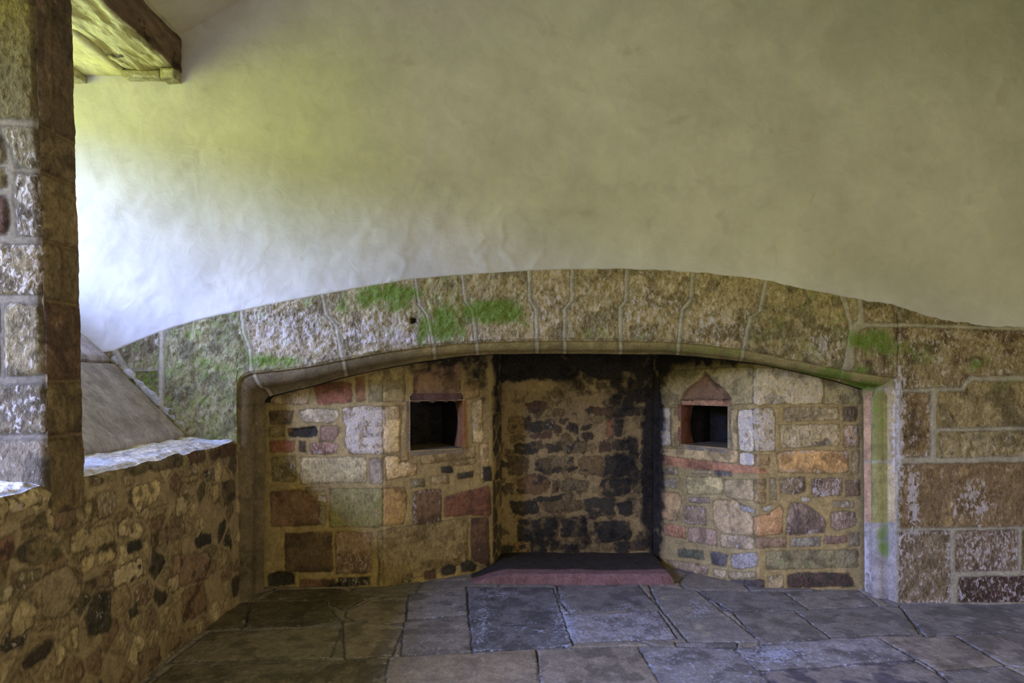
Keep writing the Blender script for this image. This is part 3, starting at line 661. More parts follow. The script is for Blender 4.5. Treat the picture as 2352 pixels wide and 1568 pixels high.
pA, pB, pC, pD, pE, pF, pG, pH = (-1.96, 5.28), (-.997, 5.28), (-.16, 5.72), (-.10, 6.0), (1.24, 6.0), (1.28, 5.95), (1.88, 5.25), (2.72, 5.22)
WV = np.array([1.05, 1.0, .82])                               # the stone here is warm
IG = dict(gain=1.84*WV, mgain=1.70*WV, mh=.006)
_, _, a1 = panel(pA, pB, SL, 101, grime=.14, **IG)
plL, hL, a2 = panel(pB, pC, SL, 101, hole=(941, 1062, 1.036, 1.425), grime=.16, **IG)
_, _, c0 = panel(pC, pD, [], 103, fill=dict(cell=(.2, .12), pal=[(70,60,46),(50,46,40),(90,74,50)], k=.5), **IG)
FILLC = dict(cell=(.16, .075), pal=[(74,62,46),(60,52,42),(92,74,48),(110,90,58)], k=.7, drop=.6, gap=.012)
SC = [(a_, b_, dict({'c2': (100,82,54) if sum(b_) < 200 else (52,45,36), 't2': .22, 'f2': 16}, **(r_[0] if r_ else {}))) for a_, b_, *r_ in SC]
_, _, c1 = panel(pD, pE, SC, 104, fill=FILLC, mortar=(124,108,78), grime=.30, warp=.018, fray=.018, **IG)
_, _, c2 = panel(pE, pF, [], 105, fill=FILLC, **IG)
plR, hR, d1 = panel(pF, pG, SR, 106, hole=(1566, 1673, 1.05, 1.382), grime=.06, gain=1.92*WV, mgain=1.62*WV, mh=.008)
_, _, d2 = panel(pG, pH, SR, 106, grime=.06, gain=1.92*WV, mgain=1.62*WV, mh=.008)
plabel(join('cheek', [a1, a2], M_STONE), 'left side wall of the fireplace with a square niche')
plabel(join('fireback', [c0, c1, c2], M_STONE), 'soot-blackened rubble back of the fireplace')
plabel(join('cheek', [d1, d2], M_STONE), 'right side wall with pale stones and a small niche')
FLUE = []
for lo_, hi_ in (((-2.3, 5.2, TOPZ), (3.1, 6.7, TOPZ+.1)), ((-2.3, 6.6, -.1), (3.1, 6.7, TOPZ)), ((-2.3, 5.29, -.1), (-2.2, 6.6, TOPZ)), ((3.0, 5.1, -.1), (3.1, 6.6, TOPZ)),
                 ((-2.3, 5.0, -.1), (-2.0, 5.29, TOPZ)), ((2.80, 4.95, -.1), (3.0, 5.30, TOPZ)), ((-2.3, 5.25, 2.0), (3.1, 5.30, TOPZ))):
    FLUE.append((lo_, hi_))
def boxes(name, bl, mat):
    Vb, Qb, o_ = [], [], 0
    for lo_, hi_ in bl:
        (a, b, c), (d, e, f) = lo_, hi_
        Vb += [(a,b,c),(d,b,c),(d,e,c),(a,e,c),(a,b,f),(d,b,f),(d,e,f),(a,e,f)]
        Qb += [[i+o_ for i in q] for q in ((0,3,2,1),(4,5,6,7),(0,1,5,4),(1,2,6,5),(2,3,7,6),(3,0,4,7))]; o_ += 8
    return mesh_obj(name, Vb, Qb, mat, smooth=False)
child(boxes('flue', FLUE, M_DARK))

def niche(pl, hu, depth, mat, side_mat, side, label):
    u0, u1, z0, z1 = hu; e = .0
    def w(u, v, d): return pl.at(np.array(u, float), np.array(v, float), np.array(-d, float))
    n = 14; ds = np.concatenate([[-.010, .028], np.linspace(.03, depth, n-2)]); zs = np.linspace(z0, z1, 12)
    root = empty('niche', (0, 0, 0)); child(root); plabel(root, label)
    # bulging side walls (mesh sheets with a thickness behind them)
    def sheet(name, fn, m, A, B, flip, back):
        g1, g2 = np.meshgrid(A, B, indexing='ij'); Pp = fn(g1, g2)
        Pp = Pp+.004*fbm(g1*30, g2*30, 5, 3)[..., None]
        o = mesh_obj(name, Pp.reshape(-1, 3), grid_quads(*g1.shape, flip=flip).reshape(-1, 4), m, root, skirt=back)
        return o
    bl = lambda d, v: .035*np.sin(np.clip((d-.10)/.2, 0, 1)*math.pi)*np.sin((v-z0)/(z1-z0)*math.pi)
    d1 = np.linspace(-.011, .17, 8); d2 = np.linspace(.17, depth, 8)
    for nm_, dd_, sm_ in (('niche_jamb', d1, side_mat), ('niche_side', d2, mat)):
        sheet(nm_, lambda d, v: w(u0-bl(d, v), v, d), sm_ if side == 'L' else (M_SILL if nm_ == 'niche_jamb' else mat), dd_, zs, False, tuple(-pl.U*.03))
        sheet(nm_, lambda d, v: w(u1+bl(d, v), v, d), sm_ if side == 'R' else (M_SILL if nm_ == 'niche_jamb' else mat), dd_, zs, True, tuple(pl.U*.03))
    us_ = np.linspace(u0-.04, u1+.04, 12)
    sheet('niche_floor', lambda u, d: w(np.where(d > .029, u, np.clip(u, u0, u1)), z0+.0*u, d), M_SILL, us_, ds, True, (0, 0, -.04))
    sheet('niche_roof', lambda u, d: w(np.where(d > .029, u, np.clip(u, u0, u1)), z1+.0*u, d), mat, us_, ds, False, (0, 0, .04))
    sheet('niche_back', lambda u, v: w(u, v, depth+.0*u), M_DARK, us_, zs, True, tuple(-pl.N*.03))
    return root
M_SILL = simple('niche_sill_stone', (.20, .155, .09), (.34, .27, .17), 12)
M_NICHE = simple('shaded_niche_stone', (.014, .012, .010), (.035, .030, .025), 12)  # the shade deep in the niches is put into this near-black
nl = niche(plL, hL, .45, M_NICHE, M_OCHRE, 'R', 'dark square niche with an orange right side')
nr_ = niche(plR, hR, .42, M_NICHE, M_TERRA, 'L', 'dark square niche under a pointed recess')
# ragged lintel slab over the left niche
def slab_on(pl, x0, x1, y0, y1, thick, mat, name, parent, seed, ragged=.006):
    (ua, va), (ub, vb) = pl.uv(x0, y1), pl.uv(x1, y0)
    vtop = float(pl.uv((x0+x1)/2, y0)[1]); vbot = float(pl.uv((x0+x1)/2, y1)[1])
    us_ = np.linspace(float(ua), float(ub), 40); vs_ = np.linspace(0, 1, 8)
    A, B = np.meshgrid(us_, vs_, indexing='ij')
    lo_ = vbot+ragged*fbm(us_*25, us_*0, seed, 3); Vv = lo_[:, None]*(1-B)+vtop*B
    P = pl.at(A, Vv, thick+.003*fbm(A*30, Vv*30, seed, 3)-.008*(1-np.sin(B*math.pi))**2)
    return mesh_obj(name, P.reshape(-1, 3), grid_quads(40, 8).reshape(-1, 4), mat, parent, skirt=tuple(-pl.N*(thick+.06)))
slab_on(plL, 944, 1060, 903, 922, .014, M_PURPLE, 'niche_lintel', nl, 4, .016)
# hearth: sooty slab with a pink sandstone kerb
hx0, hx1 = (1086-CX)/F*5.36, (1543-CX)/F*5.36
def hearth():
    xs_ = lin(hx0-.02, hx1+.012, .012); ys_ = np.concatenate([lin(5.34, 5.52, .006), lin(5.54, 6.02, .03)])
    A, B = np.meshgrid(xs_, ys_, indexing='ij')
    front = 5.345+.025*fbm(A*2.2, A*0, 9, 3)
    left = np.clip((A-(hx0-.02))/.30, 0, 1); right = np.clip((hx1+.02-A)/.04, 0, 1)
    Z_ = .075*sstep(left, 0, 1)**.8*right**.5+.006*fbm(A*6, B*6, 12, 3)
    k = np.clip((B-5.34)/.03, 0, 1)
    P = np.stack([A, B+front-5.345, Z_*np.sqrt(1-(1-k)**2)-.004*(k < .02)], -1)
    bd = B-5.34+.03*fbm(A*4, B*0, 31, 3)
    s = sstep(bd, .115, .16)
    col = srgb((132,100,94))*1.1*(1-s[..., None])+srgb((74,66,54))*s[..., None]
    col *= (1+.2*fbm(A*14, B*14, 33, 4))[..., None]
    mk = np.zeros(A.shape+(4,)); mk[..., 2] = .5; mk[..., 3] = s*.42
    Qh = grid_quads(*A.shape); cut = int(np.argmin(abs(ys_-5.49)))
    kb = child(mesh_obj('hearth_kerb', P.reshape(-1, 3), Qh[:, :cut].reshape(-1, 4), M_STONE, None, col.reshape(-1, 3), mk.reshape(-1, 4), skirt=(0, 0, -.05)))
    plabel(kb, 'pinkish red kerb stone along the hearth')
    hb = child(mesh_obj('hearth', P.reshape(-1, 3), Qh[:, cut:].reshape(-1, 4), M_STONE, None, col.reshape(-1, 3), mk.reshape(-1, 4), skirt=(0, 0, -.05)))
    plabel(hb, 'blackened hearth slab')
hearth()

# ------------------------------------------------------------------ floor
FC = (112,106,104)
FL = [
 ((895,1508,1228,1487,1242,1600,880,1620), (128,110,90), dict(c2=(116,102,88))), ((1238,1487,1463,1484,1540,1610,1246,1600), (118,106,98)), ((1470,1484,1690,1487,1810,1600,1545,1610), (104,102,112), dict(w=.35)),
 ((1693,1490,1820,1469,2013,1460,2096,1512,1741,1535), (108,106,116), dict(w=.35)), ((1749,1541,2096,1516,2230,1590,1830,1620), (104,96,98), dict(c2=(66,62,80), t2=-.1)), ((2018,1460,2190,1459,2302,1524,2154,1536), (118,108,100)),
 ((2158,1540,2306,1528,2480,1620,2240,1620), (100,96,98)), ((2198,1458,2420,1440,2480,1560,2310,1522), (112,104,100)), ((1825,1400,2064,1390,2108,1452,1910,1461), (100,98,98)), ((2069,1388,2480,1382,2560,1436,2128,1458), (98,96,98)),
 ((1803,1357,1968,1352,2012,1388,1857,1395), (108,104,100)), ((1688,1403,1820,1400,1905,1463,1749,1476), (102,100,100)), ((1606,1354,1798,1357,1852,1396,1684,1401), (94,94,98)),
 ((1492,1340,1596,1353,1700,1436,1744,1472,1582,1470,1512,1384), (104,102,104), dict(c2=(128,122,112), t2=.3)), ((1282,1340,1462,1340,1502,1384,1401,1398,1312,1404,1290,1378), (98,98,106)), ((1295,1411,1508,1400,1552,1464,1320,1472), (116,112,124), dict(w=.5)),
 ((1076,1346,1267,1347,1312,1477,1086,1492), (84,88,102), dict(w=.12, k=.1)), ((943,1361,1068,1351,1072,1411,936,1419), (106,104,106), dict(w=.3)), ((933,1423,1074,1415,1080,1495,925,1501), (112,104,102), dict(w=.25)),
 ((798,1402,859,1374,931,1377,928,1424,848,1436,796,1413), (116,106,98)), ((790,1424,926,1435,896,1502,796,1509), (122,110,98)), ((579,1380,740,1378,776,1420,698,1436,568,1434), (84,78,62), dict(k=.8)),
 ((486,1449,780,1440,756,1508,392,1518), (110,102,84), dict(k=.4)), ((400,1526,888,1511,874,1620,260,1640), (104,94,78), dict(k=.6)), ((640,1352,780,1350,850,1368,790,1398,740,1374,600,1374), (96,86,66), dict(k=.7)),
 ((520,1392,566,1380,560,1436,470,1444), (92,84,66)), ((1555,1474,1690,1474,1690,1483,1556,1480), (100,96,100)), ((2016,1390,2060,1388,2062,1390,2020,1392), (100,96,96)),
]
PF = Plane((0, 0, 0), (1, 0, 0), (0, 1, 0))
xs_ = np.concatenate([lin(-2.02, 4.1, .0085), lin(4.1, 5.7, .1)[1:]]); ys_ = np.concatenate([lin(-3.1, 3.42, .06), lin(3.42, 5.50, .0085)[1:], lin(5.5, 6.05, .03)[1:]])
A, B = np.meshgrid(xs_, ys_, indexing='ij')
for st in FL:
    st[2].setdefault('k', .12) if len(st) > 2 else None
FL = [(s+({},))[:3] for s in FL]
for s in FL: s[2].setdefault('k', .12); s[2].setdefault('p', .008); s[2].setdefault('e', .007); s[2].setdefault('grow', .009); s[2].setdefault('we', .40); s[2].setdefault('g', .006); s[2].setdefault('dirt', .65)
col, h, msk = relief(PF, A, B, FL, (112,108,108), seed=201, warp=.007, gain=1.62, mgain=1.35, whiteb=[(1110,1430,20,60,.5),(1290,1430,30,50,.5),(1150,1362,40,12,.5),(1600,1400,35,30,.6),(1430,1390,50,10,.3),(1780,1500,60,15,.5)],
    fill=dict(cell=(.62, .42), pal=[(108,102,98),(100,98,100),(116,106,94)], gap=.006, k=.25, p=.01, drop=0))
flake = np.floor(fbm(A*5, B*7, 300, 4)*5)*.0012
h = h+flake+.004*fbm(A*1.5, B*1.5, 301, 2)
# salt tide lines on the blue slab
tl = np.abs(fbm(A*3.1+2, B*3.1, 310, 3)-.02); apx, apy = topx(np.stack([A, np.maximum(B, .5), 0*A], -1))
msk[..., 1] = np.maximum(msk[..., 1], .95*np.exp(-(tl/.012)**2)*np.exp(-(((apx-1190)/110)**2+((apy-1425)/62)**2)**2))
P = PF.at(A, B, h-.012)
struct(boxmesh('floor_bed', (-4.2, -3.6, -.30), (6.2, 7.0, -.045), M_ROOMWALL))
floor = struct(mesh_obj('floor', P.reshape(-1, 3), grid_quads(*A.shape).reshape(-1, 4), M_FLOOR, None, col.reshape(-1, 3), msk.reshape(-1, 4)))

# ------------------------------------------------------------------ left wall: low rubble wall with a ledge
LC = (156,132,88)
LW = [((301,1123,364,1100,370,1127,359,1149,315,1178,303,1156), (178,152,102), dict(w=.1)), ((217,1138,266,1130,268,1180,222,1194), (128,108,74), dict(w=.5)), ((190,1155,212,1148,210,1200,192,1205), (140,118,78)),
 ((156,1232,200,1212,258,1201,263,1239,200,1262,162,1275), (150,130,82), dict(w=.35, c2=(96,82,52), t2=.2)), ((270,1232,275,1203,301,1185,304,1217,286,1236), (168,142,104), dict(w=.3)), ((60,1252,80,1243,134,1243,139,1275,109,1293,65,1297), (112,96,60), dict(w=.2, c2=(84,70,42))),
 ((183,1286,212,1270,214,1304,188,1317), (170,144,94)), ((221,1270,250,1257,266,1268,261,1286,225,1304), (168,142,94)), ((259,1315,312,1286,326,1283,326,1322,283,1344,259,1359), (172,150,112), dict(w=.4, c2=(60,50,42), t2=.2)),
 ((27,1315,87,1308,91,1330,40,1346), (110,98,66), dict(w=.4)), ((98,1326,152,1297,174,1322,188,1362,159,1409,94,1424), (126,108,80), dict(k=.4)), ((192,1337,246,1322,254,1348,196,1359), (124,98,70)),
 ((22,1424,40,1384,76,1355,83,1391,82,1438,22,1471), (160,138,92), dict(w=.2)), ((196,1409,217,1366,250,1362,254,1446,203,1467), (66,60,50), dict(w=.25)), ((297,1395,315,1384,318,1410,300,1424), (62,56,44)),
 ((444,1243,462,1228,484,1223,484,1246,449,1263), (26,24,24), dict(k=.2)), ((355,1308,377,1302,362,1316), (24,26,22)), ((98,1475,123,1467,109,1507,54,1543,58,1510), (64,52,44)), ((120,1464,149,1489,145,1514,130,1536), (158,138,92), dict(w=.2)),
 ((159,1446,178,1438,179,1500,165,1490), (158,138,96)), ((464,1085,493,1080,493,1103,466,1106), (108,96,82), dict(w=.5, c2=(30,28,26), t2=.1)), ((417,1093,453,1089,453,1103,418,1108), (132,108,70), dict(w=.3)),
 ((431,1036,475,1029,471,1060,435,1068), (92,60,46), dict(w=.2)), ((482,1033,543,1016,543,1046,486,1057), (94,62,46)), ((276,1064,359,1038,424,1034,417,1070,315,1087), (96,82,60), dict(w=.15)), ((203,1076,268,1069,268,1101,203,1123), (130,110,72), dict(w=.4)),
 ((486,1114,504,1110,504,1152,489,1156), (158,130,78)), ((402,1141,431,1138,428,1181,402,1188), (152,130,88), dict(w=.4)), ((344,1174,388,1156,380,1181,337,1196), (140,120,82), dict(w=.4)), ((18,1138,80,1116,87,1156,22,1174), (168,148,104), dict(w=.4, c2=(60,52,40), t2=.15)),
 ((45,1196,101,1181,105,1205,47,1216), (124,106,70)), ((49,1224,104,1210,104,1232,50,1240), (120,100,68)), ((-20,1242,34,1228,36,1270,20,1286,-20,1292), (120,76,56)), ((120,1160,170,1156,170,1208,123,1217), (118,90,68), dict(w=.2)), ((-20,1356,25,1344,25,1374,-20,1390), (160,142,104), dict(w=.4)),
 ((391,1457,453,1438,453,1460,380,1507), (120,94,62), dict(k=.2)), ((315,1500,370,1482,373,1518,319,1565), (118,92,66), dict(k=.2)), ((510,1110,540,1100,540,1150,512,1160), (92,78,52)), ((346,1230,420,1200,424,1226,350,1262), (110,90,62), dict(w=.3)), ((395,1280,470,1270,490,1290,480,1330,400,1345), (124,92,68), dict(w=.2)),
 ((290,1248,325,1238,327,1260,294,1272), (52,44,36)), ((385,1330,410,1318,412,1350,388,1360), (158,134,96), dict(w=.3)), ((420,1360,470,1330,474,1400,424,1430), (122,88,56))]
PLW = Plane((-1.972, 0, 0), (0, 1, 0))
PLW.N = np.array([1., 0, 0])
LT = 1.150
ys_ = np.concatenate([lin(-3.1, 2.3, .06), lin(2.3, 4.915, .0085)[1:]]); vs_ = lin(-.02, LT, .0085)
A, B = np.meshgrid(ys_, vs_, indexing='ij')
class _P: pass
def lw_uv(x, y):
    x = np.asarray(x, float); y = np.asarray(y, float)
    Y_ = -1.972*F/np.minimum(x-CX, -1); return Y_, EYE-(y-HY)*Y_/F
PLW.uv = lambda x, y: lw_uv(x, y)
PLW.at = lambda u, v, h=0: np.stack(np.broadcast_arrays(-1.972+np.asarray(h), u, v), -1)
RUB = [(128,106,70),(112,92,62),(150,128,86),(84,72,54),(118,88,62),(138,118,80),(64,56,46),(160,140,98)]
LW = [(a_, b_, dict({'c2': tuple(int(q*.68) for q in b_), 't2': .12, 'f2': 18}, **(r_[0] if r_ else {}))) for a_, b_, *r_ in LW]
col, h, msk = relief(PLW, A, B, LW, (134,118,88), seed=301, warp=.016, fray=.012, gain=1.72, mgain=1.6, grime=.16, mh=.006, fill=dict(cell=(.21, .105), pal=RUB, gap=.013, k=.9, w=.5, drop=.25, p=.014))
h = h*.8+.012*fbm(A*1.7, B*1.7, 305, 2)-.03*sstep(B, LT-.05, LT)**2*(.5+.5*fbm(A*9, B*0, 306, 3))
P = PLW.at(A, B+.018*fbm(A*6, A*0, 307, 3)*sstep(B, LT-.12, LT), h)
wl = struct(mesh_obj('wall_left', P.reshape(-1, 3), grid_quads(*A.shape).reshape(-1, 4), M_STONE, None, col.reshape(-1, 3), msk.reshape(-1, 4)))
# the ledge on top: worn pale stones
edge = P[:, -1].copy()
ws = lin(0, 1, .022); 
U2, W2 = np.meshgrid(ys_, ws, indexing='ij')
Pl = edge[:, None]*(1-W2[..., None])+np.stack([np.full_like(ys_, -2.34), ys_, np.full_like(ys_, 1.172)], -1)[:, None]*W2[..., None]
Pl[..., 2] += sstep(W2, 0, .12)*(.010*fbm(U2*8, W2*3, 320, 4)+.008*fbm(U2*22, W2*8, 321, 3)+.006)
PT2 = Plane((0, 0, 0), (1, 0, 0), (0, 1, 0))
col, h, msk = relief(PT2, Pl[..., 0], Pl[..., 1], [], (205,205,206), seed=322, mgain=1.15, fill=dict(cell=(.2, .26), pal=[(208,207,208),(198,196,196),(214,212,212)], gap=.004, k=.5, p=.006, drop=.1, w=.3), warp=.02)
Pl[..., 2] += h*sstep(W2, 0, .1)
mesh_obj('ledge', Pl.reshape(-1, 3), grid_quads(*U2.shape, flip=True).reshape(-1, 4), M_STONE, wl, col.reshape(-1, 3), msk.reshape(-1, 4))

# sloping slabs that rise from the ledge to the window
def slope_slab(name, p_in, p_out, y0, y1, label, seed, t=.09, taper=0.0):
    """inner (X, Z) low edge, outer (X, Z) high edge"""
    a = np.array([p_in[0], 0, p_in[1]]); b = np.array([p_out[0], 0, p_out[1]])
    us_ = lin(0, 1, .02); vs_ = lin(y0, y1, .022)
    A, B = np.meshgrid(us_, vs_, indexing='ij')
    d = b-a; nrm = np.array([-d[2], 0, d[0]]); nrm /= np.linalg.norm(nrm)
    if nrm[2] < 0: nrm = -nrm
    hh = .006*fbm(A*5, B*5, seed, 4)+.004*np.floor(fbm(A*3+B*2, B*5, seed+3, 3)*4)*.5
    e_ = np.minimum(np.minimum(A, 1-A)*np.linalg.norm(d), np.minimum(B-y0, y1-B))
    hh = hh-.02*(1-sstep(e_, 0, .02))
    P = a+A[..., None]*d+np.stack([0*B, B, 0*B], -1)+hh[..., None]*nrm
    o = mesh_obj(name, P.reshape(-1, 3), grid_quads(*A.shape, flip=True).reshape(-1, 4), M_SLAB, None, skirt=tuple(-nrm*t))
    return tag(o, label, 'stone slab')
slope_slab('sloping_slab', (-2.325, 1.195), (-2.85, 1.72), 3.16, 4.892, 'large grey stone slab sloping down to the ledge beside the mossy arch foot', 41)
slope_slab('sloping_slab', (-2.862, 1.745), (-3.60, 2.35), 3.16, 4.892, 'upper grey sloping slab, mostly hidden behind the pillar, above the larger slab', 47)
# ragged lime mortar along the slab's edge
bx_ = []
rs = np.random.RandomState(5)
Vm, Qm = [], []; o_ = 0
tt = np.linspace(0, 1, 60); rad = np.linspace(0, 2*math.pi, 9)
cxm = -2.30-.56*tt; czm = 1.20+.545*tt
R_ = .020+.014*fbm(tt*14, tt*0, 71, 3)
Pm = np.stack([cxm[:, None]+np.cos(rad)*R_[:, None]*1.2, np.full((60, 9), D-.004)+np.sin(rad)*R_[:, None]*.55, czm[:, None]+np.cos(rad+.6)*R_[:, None]], -1)
mm = mesh_obj('mortar_fillet', Pm.reshape(-1, 3), grid_quads(60, 9).reshape(-1, 4), simple('lime_mortar', (.34, .32, .27), (.55, .52, .46), 20, .95, .9), wall_back)

# ------------------------------------------------------------------ the pillar between the windows
LEAN = .027
def pillar():
    x0, x1, y0, y1, z0, z1 = -2.46, -1.968, 2.892, 3.140, 1.02, 4.4
    CO = [(-9, 0), (0, 0)]
    FR = [((-40,-260,74,-250,78,-120,-40,-120), (124,108,72)), ((-60,-112,78,-112,84,275,-60,272), (124,110,70), dict(k=1.0, c2=(104,84,44), t2=.1)), ((-60,290,-12,290,10,330,18,372,-10,380,-60,370), (110,96,72)),
      ((2,290,88,292,90,384,42,384,26,344,6,318), (136,122,102), dict(k=1.0, w=.35)), ((-60,385,14,385,16,430,-60,436), (128,112,76)), ((36,396,93,398,96,545,40,540,34,470), (132,116,108), dict(k=1.1, w=.5)),
      ((-60,450,14,448,24,500,16,540,-60,545), (104,60,54)), ((-60,560,96,562,99,678,-60,676), (150,130,98), dict(k=1.2, w=.5)), ((-80,697,0,697,0,862,-80,862), (132,118,92)), ((11,699,100,697,103,862,11,864), (150,134,100), dict(k=.9, w=.3)),
      ((-80,884,104,882,107,996,-80,998), (136,122,100), dict(k=.9, w=.4)), ((-80,1010,108,1010,112,1200,-80,1200), (132,118,104), dict(k=.6, w=.2))]
    front = Plane((0, y0, EYE), (1, 0, 0))
    def lean(P): P = P.copy(); P[..., 0] -= LEAN*(P[..., 2]-1.18); return P
    us = lin(x0, x1, .0065); vs = lin(z0-EYE, z1-EYE, .0065)
    A, B = np.meshgrid(us, vs, indexing='ij')
    sh = A-LEAN*(B+EYE-1.18)
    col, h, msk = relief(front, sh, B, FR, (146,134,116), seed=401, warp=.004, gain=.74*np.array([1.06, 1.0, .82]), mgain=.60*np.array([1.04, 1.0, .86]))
    eb = .012*fbm(B*9, A*0, 403, 4)+.006*fbm(B*30, A*0, 404, 3)
    cu = sstep(A, x1-.03, x1)
    P1 = lean(front.at(A, B, h)); P1[..., 0] += eb*cu; P1[..., 1] += .010*cu**2
    # room face: heights follow the same courses
    Yf = y0; crs = [-250, -118, 283, 392, 551, 688, 874, 1006, 1230]
    zc = [EYE-(c-HY)*Yf/F for c in crs]
    RM = []
    cols_ = [(108,88,60), (98,78,56), (110,90,62), (118,98,62), (112,92,60), (98,68,50), (112,92,56), (104,84,50)]
    for i in range(len(zc)-1):
        t_, b_ = zc[i]-.008, zc[i+1]+.008
        split = {1: .10, 4: .13, 6: .14}.get(i)
        if split:
            RM.append(((0.004, b_, split-.006, b_, split-.006, t_, .004, t_), cols_[i], dict(k=.6, m=0)))
            RM.append(((split+.006, b_, .246, b_, .246, t_, split+.006, t_), tuple(int(q*.95) for q in cols_[i]), dict(k=.6)))
        else: RM.append(((0.004, b_, .246, b_, .246, t_, .004, t_), cols_[i], dict(k=.6, c2=tuple(int(q*.8) for q in cols_[i]), t2=.1)))
    room = Plane((x1, y0, 0), (0, 1, 0)); 
    us2 = lin(0, y1-y0, .0065); A2, B2 = np.meshgrid(us2, vs+EYE, indexing='ij')
    room.at = lambda u, v, h=0: np.stack(np.broadcast_arrays(x1+np.asarray(h), y0+np.asarray(u), v), -1)
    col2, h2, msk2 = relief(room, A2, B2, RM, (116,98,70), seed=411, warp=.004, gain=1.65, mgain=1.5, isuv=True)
    P2 = lean(room.at(A2, B2, h2*sstep(A2, 0, .02)))
    eb2 = .012*fbm(B2*9, A2*0, 403, 4)+.006*fbm(B2*30, A2*0, 404, 3)
    cu2 = 1-sstep(A2, 0, .03); P2[..., 0] += -.0*cu2; P2[0, :, :] = P1[-1, :, :]
    bkx = .010*fbm(B2*7, A2*0, 420, 4)+.012*sstep(-(B2-3.2), -.4, 0)*0
    P2[..., 1] += bkx*sstep(A2, (y1-y0)-.05, y1-y0)
    # back and outer faces, plain dressed stone
    A3, B3 = np.meshgrid(lin(x1, x0, .03), vs+EYE, indexing='ij')
    P3 = lean(np.stack([A3, np.full_like(A3, y1), B3], -1)); P3[0] = P2[-1]
    A4, B4 = np.meshgrid(lin(y1, y0, .03), vs+EYE, indexing='ij')
    P4 = lean(np.stack([np.full_like(A4, x0), A4, B4], -1))
    vs_all, qs, cs, ms = [], [], [], []; o_ = 0
    for P_, c_, m_ in ((P1, col, msk), (P2, col2, msk2), (P3, None, None), (P4, None, None)):
        n = P_.shape[0]*P_.shape[1]; vs_all.append(P_.reshape(-1, 3)); qs.append(grid_quads(*P_.shape[:2]).reshape(-1, 4)+o_)
        if c_ is None:
            c_ = np.tile(srgb((124,108,82)), (n, 1)); m_ = np.tile([0, .1, .6, 0], (n, 1))
        cs.append(c_.reshape(-1, 3)); ms.append(m_.reshape(-1, 4)); o_ += n
    o = mesh_obj('stone_pillar', np.concatenate(vs_all), np.concatenate(qs), M_STONE, None, np.concatenate(cs), np.concatenate(ms))
    return tag(o, 'squared sandstone block pillar standing on the low rubble wall between the windows', 'pillar')
pillar()

# ------------------------------------------------------------------ head of the opening
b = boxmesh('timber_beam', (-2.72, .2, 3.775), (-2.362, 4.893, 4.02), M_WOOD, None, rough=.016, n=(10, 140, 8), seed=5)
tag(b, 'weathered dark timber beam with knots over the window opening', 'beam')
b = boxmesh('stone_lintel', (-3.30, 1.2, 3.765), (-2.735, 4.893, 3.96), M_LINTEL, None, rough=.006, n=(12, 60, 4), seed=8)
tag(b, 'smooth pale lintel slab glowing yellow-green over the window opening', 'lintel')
for k, (xa, xb, za, zb, yy, nm) in enumerate(((-2.735, -2.47, 3.728, 3.772, 4.80, 0), (-2.46, -2.366, 3.705, 3.772, 4.77, 1), (-3.20, -3.04, 3.71, 3.762, 4.7, 2))):
    b = boxmesh('packing_stone', (xa, yy, za), (xb, 4.893, zb), M_PADSTONE, None, rough=.010, n=(10, 8, 4), seed=20+k)
    tag(b, ('flat packing stone wedged under the end of the timber beam', 'small squared packing stone at the corner under the timber beam', 'packing stone under the pale lintel slab beside the pillar')[k], 'stone')
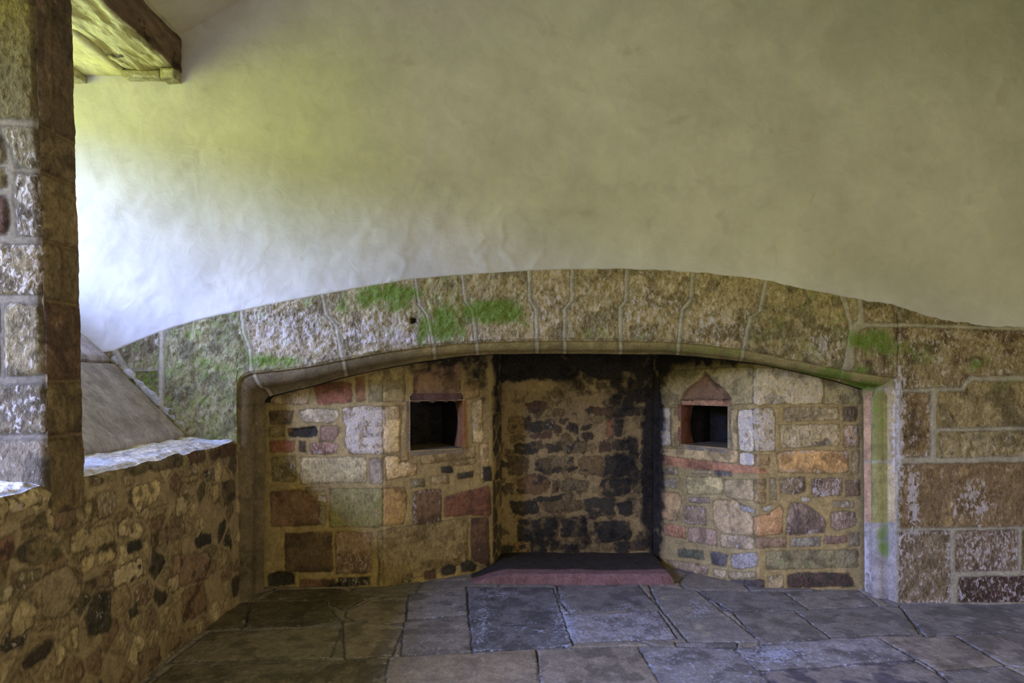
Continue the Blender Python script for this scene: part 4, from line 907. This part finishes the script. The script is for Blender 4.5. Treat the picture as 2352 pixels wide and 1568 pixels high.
# walls above the lintel, outer wall and the rest of the room
struct(boxmesh('wall_outer', (-4.6, -3.2, 0), (WX, WIN2[0], 4.4), M_ROOMWALL))
for i, (lo_, hi_) in enumerate((((-4.6, -3.2, 0), (WX, 4.9, WIN2[2])), ((-4.6, 2.45, 1.4), (-3.5, 5.1, 2.33)), ((-4.6, -3.2, -.2), (-2.5, 4.9, .9)), ((-4.6, WIN1[0], WIN2[2]), (WX, 5.1, WIN1[2])), ((-4.6, WIN2[1], WIN2[2]), (WX, WIN1[0], 4.4)),
       ((-4.6, -3.2, WIN1[3]), (WX, 5.1, 4.4)), ((-4.6, WIN1[1], WIN1[2]), (WX, 5.1, WIN1[3])))):
    o = struct(boxmesh('wall_outer', lo_, hi_, M_ROOMWALL))
struct(boxmesh('wall_upper', (-4.6, -3.2, 4.03), (-2.37, 5.0, 4.4), M_ROOMWALL))
struct(boxmesh('wall_right', (5.6, -3.2, -.1), (5.8, 5.3, 5.6), M_ROOMWALL))
struct(boxmesh('wall_rear', (-4.6, -3.3, -.1), (5.8, -3.1, 5.6), M_ROOMWALL))
struct(boxmesh('wall_passage', (-2.6, -3.2, -.1), (-2.34, 4.9, 1.15), M_ROOMWALL))
# plastered vault
vx = [(-2.372, 4.055), (-1.925, 4.325), (-1.3, 4.66), (-.5, 4.98), (.6, 5.22), (1.8, 5.28), (3.0, 5.16), (4.2, 4.85), (5.0, 4.5), (5.7, 4.05)]
kx = np.linspace(-2.372, 5.7, 80); kz = np.interp(kx, [p[0] for p in vx], [p[1] for p in vx])
yy = lin(-3.2, 4.93, .12)
A, B = np.meshgrid(kx, yy, indexing='ij')
P = np.stack([A, B, kz[:, None]+.012*fbm(A*2, B*2, 88, 3)], -1)
cl = np.tile(srgb((205,196,170)), (A.size, 1))
ceil = struct(mesh_obj('ceiling', P.reshape(-1, 3), grid_quads(*A.shape, flip=True).reshape(-1, 4), M_PLASTER, None, cl, np.zeros((A.size, 4)), skirt=(0, 0, .2)))

# unseen block added to shade the back wall's upper right corner
boxmesh('ceiling_shade_block', (1.95, 2.25, 3.30), (5.6, 2.6, 5.4), M_ROOMWALL, ceil)

# masonry that carries the sloping slabs
wv = [(x, y, z) for y in (3.17, 4.88) for x, z in ((-2.36, .9), (-3.6, .9), (-3.6, 2.25), (-2.36, 1.08))]
struct(mesh_obj('wall_sill', wv, [(3, 2, 1, 0), (4, 5, 6, 7), (0, 1, 5, 4), (1, 2, 6, 5), (2, 3, 7, 6), (3, 0, 4, 7)], M_ROOMWALL, smooth=False))
